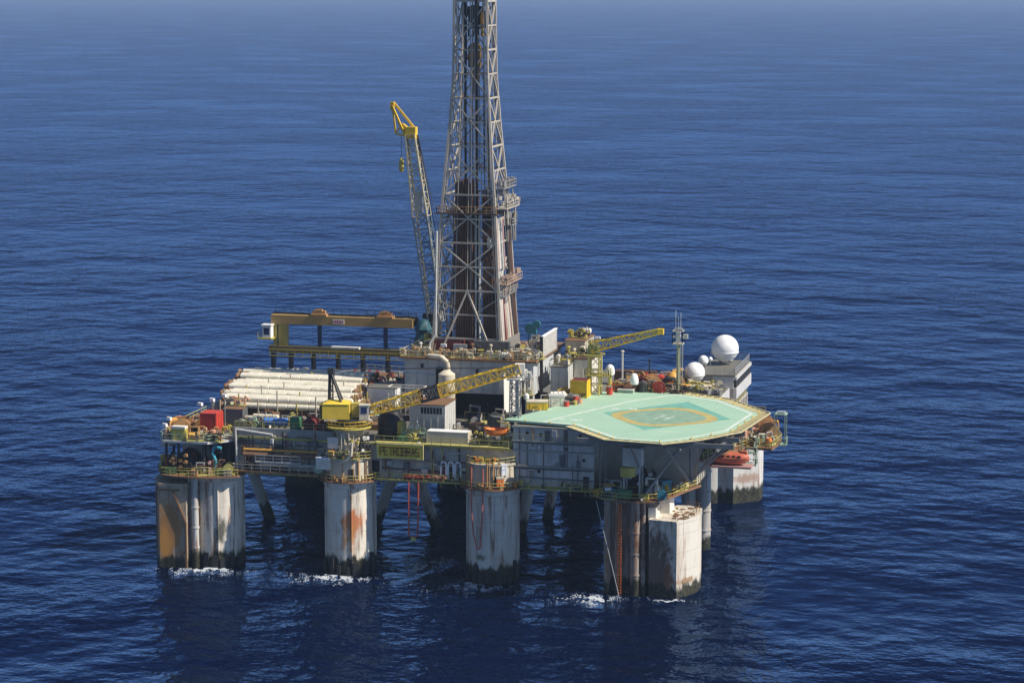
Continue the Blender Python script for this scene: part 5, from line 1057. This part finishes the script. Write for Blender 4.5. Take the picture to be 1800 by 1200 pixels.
# mid front: deck around sign
container((4.7, 1.6, DK+.0), (7.2, 2.4, 2.35), PAL['cream'], 'long white topped cream container on the near deck edge', 0, PAL['cleanwhite'])
t = thing('shade_filler', 'black housing in the shade below the crane boom', 'stand-in', (-6.6, 5.2, DK)); MB().lathe([(1.8, 0), (2.2, .8), (2.2, 3.4), (1.6, 4.6), (.4, 5.0)], (0, 0, 0), 18).build('filler', 'black', t); MB().lathe([(2.3, 1.9), (2.3, 2.2)], (0, 0, 0), 18).build('band', 'dark', t)  # rounded black body added to stand in for shade, not a machine
pump((-1.8, 3.2, DK+1.6), PAL['white'], 'white pump skid on the frame before the grey deckhouse', 0, 1.1, 'lightgrey'); t = thing('equipment_frame', 'pale frame stand before the grey deckhouse', 'frame', (-1.8, 3.2, DK)); mb = MB(); mb.box(-2, 2.2, -.9, .9, 1.35, 1.55); [mb.bar((x, y, 0), (x, y, 1.5), .16) for x in (-1.9, 2.1) for y in (-.8, .8)]; mb.rail([(-2, -.9, 1.55), (2.2, -.9, 1.55)], h=.9, w=.08); mb.build('frame', 'palegreen', t)
vtank((-4.6, 4.4, DK), .8, 3.0, PAL['olive'], 'olive upright tank between the black housing and the pale frame'); crate((-3.2, 1.6, DK), (1.8, 1, 1.0), PAL['green'], 'green box behind the rail above the name board'); crate((-.6, 1.5, DK), (1.4, .9, .8), PAL['olive'], 'olive box behind the rail above the name board')
manifold((9.8, 2.6, DK), 2.6, 2.6, PAL['dark'], 'dark pipework between the cream container and the rescue boat', 0, 81, 'olive'); manifold((14.4, 2.4, DK), 2.6, 3.0, PAL['palegreen'], 'pale green pipework against the end of the accommodation block', 0, 83, 'cleanwhite')
manifold((11.4, -1.4, 20.2), 4, .8, PAL['yellow'], 'yellow pipework on top of the column head left of the accommodation block', 0, 85, 'orange'); crate((14.6, -2.7, DB+.22), (1.2, .8, 2.0), PAL['orange'], 'orange locker on the gallery of the column head by the accommodation block', .4, PAL['cream'], 'locker', 'locker'); crate((15.1, -2.0, DB+2.3), (1.0, .8, 2.0), PAL['cleanwhite'], 'white cabinet above the orange locker on the column head', .5, None, 'cabinet', 'cabinet')
# crane column head: white box, yellow parts
crate((-16.0, -2.7, 18.0), (2.5, 1.0, 2.1), PAL['white'], 'white cabinet hung on the column head below the yellow crane', -.1, PAL['cleanwhite'], 'cabinet', 'cabinet'); t = thing('pipe_bend', 'thick cream pipe bend on the column head below the yellow crane', 'pipe', (-11.2, -3.6, 19.6)); mb = MB(); mb.path([(-2.2, .2, -.4), (-.6, 0, .3), (.3, 0, 1.2), (.5, 0, 3.4)], .24, 9); mb.build('pipe', 'cream', t); manifold((-12.4, -2.3, 20.0), 4.6, 4.2, PAL['cream'], 'tall cream and rusty pipes in front of the crane pedestal', 0, 88, 'olive'); manifold((-9.4, -1.2, 20.0), 2.2, 4.4, PAL['dark'], 'dark pipes on the right side of the crane pedestal', .6, 90, 'white'); crate((-14.4, -2.2, 21.6), (1.8, 1.0, 1.9), PAL['white'], 'white cabinet high on the crane pedestal', 0, PAL['white'], 'cabinet', 'cabinet'); reel((-17.2, -1.6, 17.0), PAL['palegreen'], 'pale green hose reel left of the white cabinet on the column head', 0, .8); crate((-14.6, -3.0, 20.2), (.9, .6, 1.1), PAL['amber'], 'amber box on top of the column head below the yellow crane')
manifold((-12.4, -2.6, 19.95), 5, 1.0, PAL['cream'], 'cream pipework round the top of the crane column head', 0, 87, 'rustplate')
# white hose loops on the near wall
t = thing('hose_bundle', 'three white hose loops hung on the near wall between the column heads', 'hose', (5.2, -.3, 17.0)); 
for i in range(3):
    mb = MB(); x = -1.4+i*1.25; mb.path([(x, 0, 0), (x, 0, 2.2), (x+.2, -.1, 2.75), (x+.6, -.1, 2.85), (x+.9, 0, 2.5), (x+.95, 0, .3)], .17, 8); mb.build('hose', 'cleanwhite', t)
manifold((1.0, -.5, 16.5), 7, .9, PAL['salmon'], 'salmon and red low pipework on the walkway under the name board', 0, 89, 'red')
# red hanging ladder and hose loop
rl = thing('rope_ladder', 'red rope ladder hanging from the walkway under the name board', 'ladder', (-.7, -1.3, 16.3)); mb = MB()
for x in (-.85, .85): mb.tube((x, 0, 0), (x*.9-.1, 0, -9.2), .14, 6)
mb.path([(-.87, 0, -9.2), (-.1, 0, -9.5), (.67, 0, -9.2)], .14, 6); mb.build('rope', paint('red_rope_paint', (.38, .06, .035), .0), rl)
mb = MB(); [mb.bar((-.82, 0, -.5-i*.62), (.78, 0, -.5-i*.62), .07) for i in range(14)]; mb.build('rung', paint('rung_dark_red_paint', (.16, .03, .025), 0), rl); MB().lathe([(.1, 0), (.5, .2), (.4, .7), (.1, .9)], (-.1, 0, -10.2), 10).build('weight', 'railgreen', rl)
hl_ = thing('hose_loop', 'red hose loop hanging down the front of the grey column', 'hose', (11.0, -3.75, 16.2)); mb = MB(); mb.path([(-1.0, 0, 3.6), (-1.0, 0, -3), (-.7, 0, -7.5), (0, -.05, -10.1), (.45, -.05, -10.1), (.75, 0, -6), (.95, 0, -1), (.95, 0, 3.4)], .13, 8); mb.build('hose', paint('faded_red_hose_paint', (.42, .12, .08), .1), hl_)
lad = thing('ladder', 'orange vertical ladder on the dark corner column under the helideck', 'ladder', (35.4, -5.4, .3)); mb = MB(); [mb.bar((-.25+.5*s, 0, 0), (-.25+.5*s, 0, 15), .1) for s in (0, 1)]; [mb.bar((-.25, 0, .2+i*.5), (.25, 0, .2+i*.5), .14) for i in range(30)]; mb.build('rails', paint('ladder_orange_paint', (.70, .16, .02), .1), lad)
ml = thing('mooring_line', 'pale slack mooring line slanting from the corner platform into the water', 'rope', (31.6, -6.0, 15.8)); mb = MB(); mb.path([(0, 0, 0), (1.2, -.3, -4.6), (2.5, -.5, -9.5), (4.2, -.8, -16.2)], .055, 6); mb.build('line', 'grey', ml)
# right corner under helideck: lower platform equipment
tk = thing('water_tank', 'dirty white hopper tank on legs under the tip of the helideck', 'tank', (37.0, -2.4, LP)); mb = MB(); mb.box(-1.5, 1.5, -1.4, 1.4, 5.2, 8.2); mb.lathe([(.7, 3.6), (1.5, 5.2)], (0, 0, 0), 12); mb.build('shell', 'lightgrey', tk); mb = MB(); [mb.bar((x, y, 0), (x, y, 5.3), .22) for x in (-1.3, 1.3) for y in (-1.2, 1.2)]; mb.build('leg', 'lightgrey', tk); mb = MB(); mb.lathe([(1.3, 0), (1.3, 1.5)], (-.6, -1.5, 3.6), 14); mb.build('hopper', 'olive', tk)
pump((40.2, -2.2, LP), PAL['navy'], 'dark blue pump skid right of the hopper tank', 0, 1.6, 'white'); pump((34.6, -3.4, LP), PAL['navy'], 'dark blue pump skid left of the hopper tank', 0, 1.4, 'steel'); crate((36.0, -4.9, LP), (2.4, 1.0, 1.5), PAL['green'], 'green box on the corner platform under the helideck'); crate((41.4, 1.2, LP), (2.0, 1.6, 2.2), PAL['teal'], 'teal box at the right of the corner platform under the helideck', .9); manifold((38.6, -.4, LP), 5, 4.2, PAL['dark'], 'dark pipework behind the hopper tank', 0, 91, 'lightgrey'); manifold((32.2, -3.0, LP), 3, 1.8, PAL['yellow'], 'yellow pipework at the left end of the platform under the helideck', .6, 93, 'tan'); winch((36.4, 4.4, LP), PAL['dark'], 'dark chain windlass in the shade under the helideck', .1, 1.5); manifold((43.4, 3.6, LP), 3.4, 1.4, PAL['salmon'], 'salmon pipework at the right end of the platform under the helideck', 1.1, 95, 'cream'); crate((39.4, -5.2, LP), (1.4, .8, .9), PAL['olive'], 'olive box on the front rail of the platform under the helideck'); floodlight((33.4, -4.9, LP), 1.3, 'small white lamp head at the left end of the platform under the helideck'); drum((32.6, -1.0, LP), PAL['amber'], 'amber drum on the platform under the helideck', .6, 1.6)
# right side gallery
SG = 20.42
crate((49.0, 20.4, SG), (2.1, 1.4, 1.6), PAL['brightyellow'], 'bright yellow box on the gallery above the lifeboat'); manifold((50.2, 26, SG), 6, 1.9, PAL['salmon'], 'salmon pipework behind the bright yellow box on the side gallery', 0, 101, 'dark'); manifold((47.6, 24.6, SG), 4, 2.4, PAL['dark'], 'dark pipework at the wall of the side gallery', 0, 103, 'rustplate'); winch((54.6, 29.4, SG), PAL['tan'], 'tan mooring winch at the far end of the side gallery', .2, 1.5, None, 'salmon'); winch((53.6, 33.6, SG), PAL['tan'], 'tan mooring winch behind the first one on the side gallery', .2, 1.5, None, 'rustplate'); crate((46.9, 17.2, SG), (1.2, 1.2, 1.3), PAL['orange'], 'orange box at the near end of the side gallery'); manifold((46.8, 12.4, SG-.02), 1.4, 2.6, PAL['dark'], 'dark pipework at the near end of the side gallery', 0, 105, 'yellow'); manifold((53.4, 24.0, SG), 3.6, 1.8, PAL['cream'], 'cream pipework over the outer rail of the side gallery', .3, 107, 'palegreen'); pump((55.6, 24.6, SG), PAL['orange'], 'orange pump skid at the outer end of the side gallery', 1.2, 1.2); crate((52.4, 36.6, SG), (2.6, 1.6, 1.6), PAL['salmon'], 'salmon box at the back of the side gallery'); manifold((50.6, 23.2, 17.4), 2.0, 2.8, PAL['railgreen'], 'green pipes hanging below the outer corner of the side gallery', 0, 109, 'palegreen')
ac = thing('gallery_access_tower', 'green railed access tower right of the lifeboat', 'access tower', (52.6, 20.8, 17.4)); mb = MB(); [mb.bar((x, y, 0), (x, y, 5.2), .14) for x in (-1.2, 1.2) for y in (-.8, .8)]; [mb.box(-1.3, 1.3, -.9, .9, z_, z_+.1) for z_ in (.2, 2.2)]; mb.rail([(-1.3, -.9, .3), (1.3, -.9, .3), (1.3, .9, .3)], h=1, w=.09); mb.rail([(-1.3, -.9, 2.3), (1.3, -.9, 2.3), (1.3, .9, 2.3)], h=1, w=.09); mb.build('frame', 'palegreen', ac)
fr = thing('fairlead_frame', 'pale railed lookout frame at the outermost right end of the gallery', 'frame', (57.0, 27.5, 20.0)); mb = MB(); [mb.bar((x, y, 0), (x, y, 5.4), .14) for x in (-.9, .9) for y in (-1.2, 1.2)]; mb.box(-1.1, 1.1, -1.3, 1.3, 0, .15); mb.rail([(-1.1, -1.3, .15), (1.1, -1.3, .15), (1.1, 1.3, .15)], h=1.1, w=.1); mb.box(-.9, 1.1, -1.2, 1.2, 5.3, 5.5); mb.build('frame', 'palegreen', fr); MB().cbox((.2, -.8, 5.8), (1.4, .4, .4)).build('lamp_head', 'cleanwhite', fr)
# machinery painted dark to deepen shade in the opening under the drill floor
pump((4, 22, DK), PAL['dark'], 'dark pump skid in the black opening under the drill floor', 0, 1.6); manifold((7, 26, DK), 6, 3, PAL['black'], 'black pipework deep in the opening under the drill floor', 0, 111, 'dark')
MB().box(-2.4, 15, 30, 30.4, DT+.1, 27).build('shade_backing', 'black', hull)  # black wall added behind the opening so it reads as deep shade
# ------------------------------------------------------------------ smaller deck equipment
def scatter(seed, n, xr, yr, z, place, cols, kinds='pmdcrwt', s=(.7, 1.15)):
    r = random.Random(seed); used = set(); k = 0
    while k < n:
        kind = r.choice(kinds); c = r.choice(cols)
        if (kind, c) in used:
            if len(used) >= len(set(kinds))*len(set(cols)): break
            continue
        used.add((kind, c)); k += 1
        x = r.uniform(*xr); y = r.uniform(*yr); rz = r.uniform(-.5, .5); q = r.uniform(*s); m_ = PAL[c]; W_ = WORD[c]
        if kind == 'p': pump((x, y, z), m_, W_+' pump skid '+place, rz, q)
        elif kind == 'm': manifold((x, y, z), 2.4*q, 1.7*q, m_, W_+' knot of pipework '+place, rz, seed+k, r.choice(cols))
        elif kind == 'd': drum((x, y, z), m_, W_+' drum '+place, .42*q, 1.2*q)
        elif kind == 'c': crate((x, y, z), (1.7*q, 1.1*q, 1.3*q), m_, W_+' tool box '+place, rz, PAL[r.choice(cols)])
        elif kind == 'r': reel((x, y, z), m_, W_+' hose reel '+place, rz, .8*q)
        elif kind == 'w': winch((x, y, z), m_, W_+' small winch '+place, rz, .75*q)
        elif kind == 't': vtank((x, y, z), .5*q, 1.6*q, m_, W_+' upright tank '+place)
        elif kind == 'b': basket((x, y, z), (2.2*q, 1.5*q, 1.1*q), m_, W_+' open basket '+place, rz, r.choice(cols))
        elif kind == 'v': vent((x, y, z), 2.2*q, .16, m_, W_+' cowl vent '+place)
WORD = dict(white='white', cream='cream', beige='beige', olive='olive', yellow='yellow', amber='amber', orange='orange', tan='tan', red='red', darkred='dark red', green='dark green', palegreen='pale green', railgreen='moss green', steel='grey', brown='brown', rustplate='rusty', salmon='salmon', dark='blackish', lightgrey='pale grey', pipe='rust brown', teal='teal', darkgrey='charcoal')
WARM = ['tan', 'cream', 'rustplate', 'olive', 'salmon', 'amber', 'beige', 'brown', 'dark', 'white']
scatter(201, 24, (-45.2, -34.5), (-2.2, 8), UP, 'among the winches on the left corner platform', ['tan', 'rustplate', 'amber', 'cream', 'salmon', 'dark', 'olive'])
scatter(202, 22, (-44.4, -33), (-3.6, 4), LP, 'on the lower left corner platform', ['rustplate', 'dark', 'tan', 'railgreen', 'steel', 'beige'])
scatter(203, 22, (-32.4, -17), (1.4, 9.6), ND, 'on the raised near left deck', ['railgreen', 'rustplate', 'darkred', 'steel', 'cream', 'dark', 'brown', 'white'])
scatter(204, 22, (-9, 15), (25.4, 29.6), 33.27, 'along the front edge of the drill floor', ['cream', 'tan', 'beige', 'rustplate', 'white', 'olive', 'dark'], 'pmcrtv', (.6, 1.0))
scatter(205, 8, (-10.6, -7.2), (27, 46), 33.27, 'on the left side of the drill floor', ['cream', 'olive', 'rustplate', 'dark'])
scatter(206, 18, (8.4, 14), (27, 47), 33.27, 'on the right side of the drill floor', ['white', 'steel', 'rustplate', 'dark', 'beige', 'olive'])
scatter(207, 16, (-38, -13), (43.5, 52), PD, 'between the riser rows and the gantry crane', ['darkred', 'red', 'dark', 'white', 'olive', 'steel', 'green'], 'pmdcwtb', (1.1, 1.9))
scatter(208, 16, (-7, 9), (1.6, 5.4), DK, 'behind the rail above the name board', ['railgreen', 'olive', 'dark', 'steel', 'palegreen', 'white'], 'pmcrdt', (.6, .95))
scatter(209, 26, (17, 23), (18, 30), 26.42, 'between the grey equipment house and the helideck', ['yellow', 'cream', 'steel', 'dark', 'olive', 'white', 'rustplate', 'brown'])
scatter(210, 54, (25, 38), (34.6, 44), 26.42, 'behind the back edge of the helideck', ['salmon', 'tan', 'orange', 'red', 'rustplate', 'cream', 'white', 'brown', 'dark', 'amber'], 'pmdcrwtb', (1.0, 1.7))
scatter(211, 16, (37.6, 44.6), (36.5, 47), 26.42, 'below the second largest radome', ['cream', 'olive', 'dark', 'beige', 'railgreen', 'steel'], 'pmcrb', (.6, .9))
scatter(212, 54, (46.6, 53.6), (22.5, 36), 20.42, 'on the side gallery above the lifeboat', ['tan', 'salmon', 'orange', 'rustplate', 'brown', 'amber', 'cream', 'dark', 'palegreen'], 'pmcrwtdb', (.9, 1.5))
scatter(213, 12, (31, 43), (-5.4, 2), LP, 'on the corner platform under the helideck', ['steel', 'white', 'dark', 'teal', 'yellow', 'green'])
scatter(214, 12, (15.4, 19.2), (29, 44), 31.72, 'on the roof right of the drill floor', ['cream', 'dark', 'olive', 'white', 'steel'], 'pmctv', (.6, 1.0))
scatter(215, 10, (1, 11), (6, 24), DK, 'in the black opening under the drill floor', ['dark', 'steel', 'darkgrey', 'brown'], 'pmcr', (.8, 1.5))  # dark paints add to the shade of this opening
scatter(216, 14, (-15, -11), (12, 22), PD, 'between the white cabin and the yellow crane', ['white', 'steel', 'palegreen', 'dark', 'cream', 'olive'])
scatter(217, 9, (16.6, 29), (-.55, -.2), 16.22, 'on the walkway at the foot of the accommodation block', ['steel', 'railgreen', 'dark', 'beige'], 'cdt', (.45, .7))
scatter(218, 8, (8.6, 15.4), (1.4, 6), DK, 'around the small orange rescue boat', ['steel', 'railgreen', 'olive', 'white'], 'mcpd', (.7, 1.1))
# pipes, trays and hoses along the hull side
r_ = random.Random(77)
for i in range(46):
    x = r_.choice((r_.uniform(-32.5, -17.5), r_.uniform(-7.5, 8), r_.uniform(-32.5, -17.5))); m_ = r_.choice(('rustplate', 'pipe', 'railgreen', 'dark', 'cream', 'lightgrey', 'olive', 'beige', 'darkred', 'steel'))
    if r_.random() < .55:
        z0 = r_.uniform(16.4, 20); pipe_run([(x, r_.uniform(-.3, .2), z0), (x, .0, min(23.6 if x < -16 else 22.3, z0+r_.uniform(1.5, 5.5)))], r_.uniform(.06, .16), m_)
    else:
        z0 = r_.uniform(17, 23.2 if x < -16 else 22); w_ = r_.uniform(2, 7); x1 = min(x+w_, -17.3 if x < -16 else 8); pipe_run([(x, r_.uniform(-.4, .1), z0), (x1, r_.uniform(-.3, .1), z0-.05)], r_.uniform(.06, .16), m_)
for i in range(22):
    x = r_.choice((r_.uniform(-32, -18), r_.uniform(-7.4, 8))); z0 = r_.uniform(16.6, 21.6); w_ = r_.uniform(.4, 1.3); h_ = r_.uniform(.4, 1.6)
    MB().box(x, x+w_, -.25-r_.random()*.4, .48, z0, z0+h_).build('wall_box', r_.choice(('lightgrey', 'darkgrey', 'dark', 'rustplate', 'beige', 'grey')), hull)
for i in range(15):
    x = r_.uniform(16.6, 29.4); z0 = r_.uniform(16.6, 25); w_ = r_.uniform(.3, 1.2); h_ = r_.uniform(.3, 1.7); m_ = r_.choice(('darkgrey', 'lightgrey', 'dark', 'rustplate', 'steel', 'grey'))
    if i % 2: MB().box(x, x+w_, -.2-r_.random()*.3, .09, z0, min(26, z0+h_)).build('wall_box', m_, acc)
    else: MB().tube((x, -.15, z0), (x, -.15, min(26.2, z0+h_*2.6)), r_.uniform(.06, .12), 6).build('pipe', m_, acc)
# ------------------------------------------------------------------ foam where swell breaks on the columns
foam_m, nt_, b_ = _nodes('foam_white'); b_.inputs['Base Color'].default_value = (.46, .50, .54, 1); b_.inputs['Roughness'].default_value = .8
def foam(cx, cy, rx, ry, n, seed, dens=1., name='sea_foam'):
    r = random.Random(seed); mb = MB()
    for i in range(n):
        a = r.random()*2*math.pi; q = abs(r.gauss(0, .5)); w_ = .55*ry*math.sin(rx*q*math.cos(a)*.9+seed)+.3*ry*math.sin(rx*q*math.cos(a)*2.3+seed*2); x = cx+rx*q*math.cos(a); y = cy+ry*q*math.sin(a)+w_*.7
        if math.sin(x*1.7+seed)+math.sin(x*.8+y*2.1)+math.sin(x*4.1+y) < -.55+r.uniform(-.4, .4): continue
        s = r.uniform(.03, .17)*(1.25-min(1, q)*.9); h = s*r.uniform(.1, .35)
        mb.ball((x, y, .02-h*.2), s, 6, 3, -.1, max(.05, h/s))
    return tag(mb.build(name, foam_m), kind='stuff')
foam(-36.2, -4.6, 9.5, 3.0, 1500, 1); foam(-13.2, -4.9, 8.5, 2.4, 2000, 2); foam(11.0, -5.2, 8.5, 3.0, 1100, 3); foam(32.2, -7.6, 5.2, 3.2, 1300, 4); foam(-2.0, 8.0, 8, 8.0, 2200, 5); foam(44, -6.6, 6, 1.6, 240, 6); foam(-38, -6.5, 13, 4.5, 420, 7); foam(-15, -7, 12, 4.0, 420, 8); foam(9, -7.5, 12, 4.2, 360, 9); foam(31, -9.5, 9, 4.2, 360, 10)
# far white vessel at the top of the picture
fb = thing('ship', 'tiny white ship far away near the horizon', 'ship', (-940, 10400, 0), .3)
MB().prism([(-14, -4), (9, -4), (15, 0), (9, 4), (-14, 4)], -1, 4).build('hull', 'darkgrey', fb); mb = MB(); mb.box(-12, -2, -3.4, 3.4, 4.02, 11); mb.box(-10, -4, -3, 3, 11, 14); mb.build('superstructure', 'cleanwhite', fb); MB().tube((-7, 0, 14), (-7, 0, 19), .4, 6).build('mast', 'cleanwhite', fb)
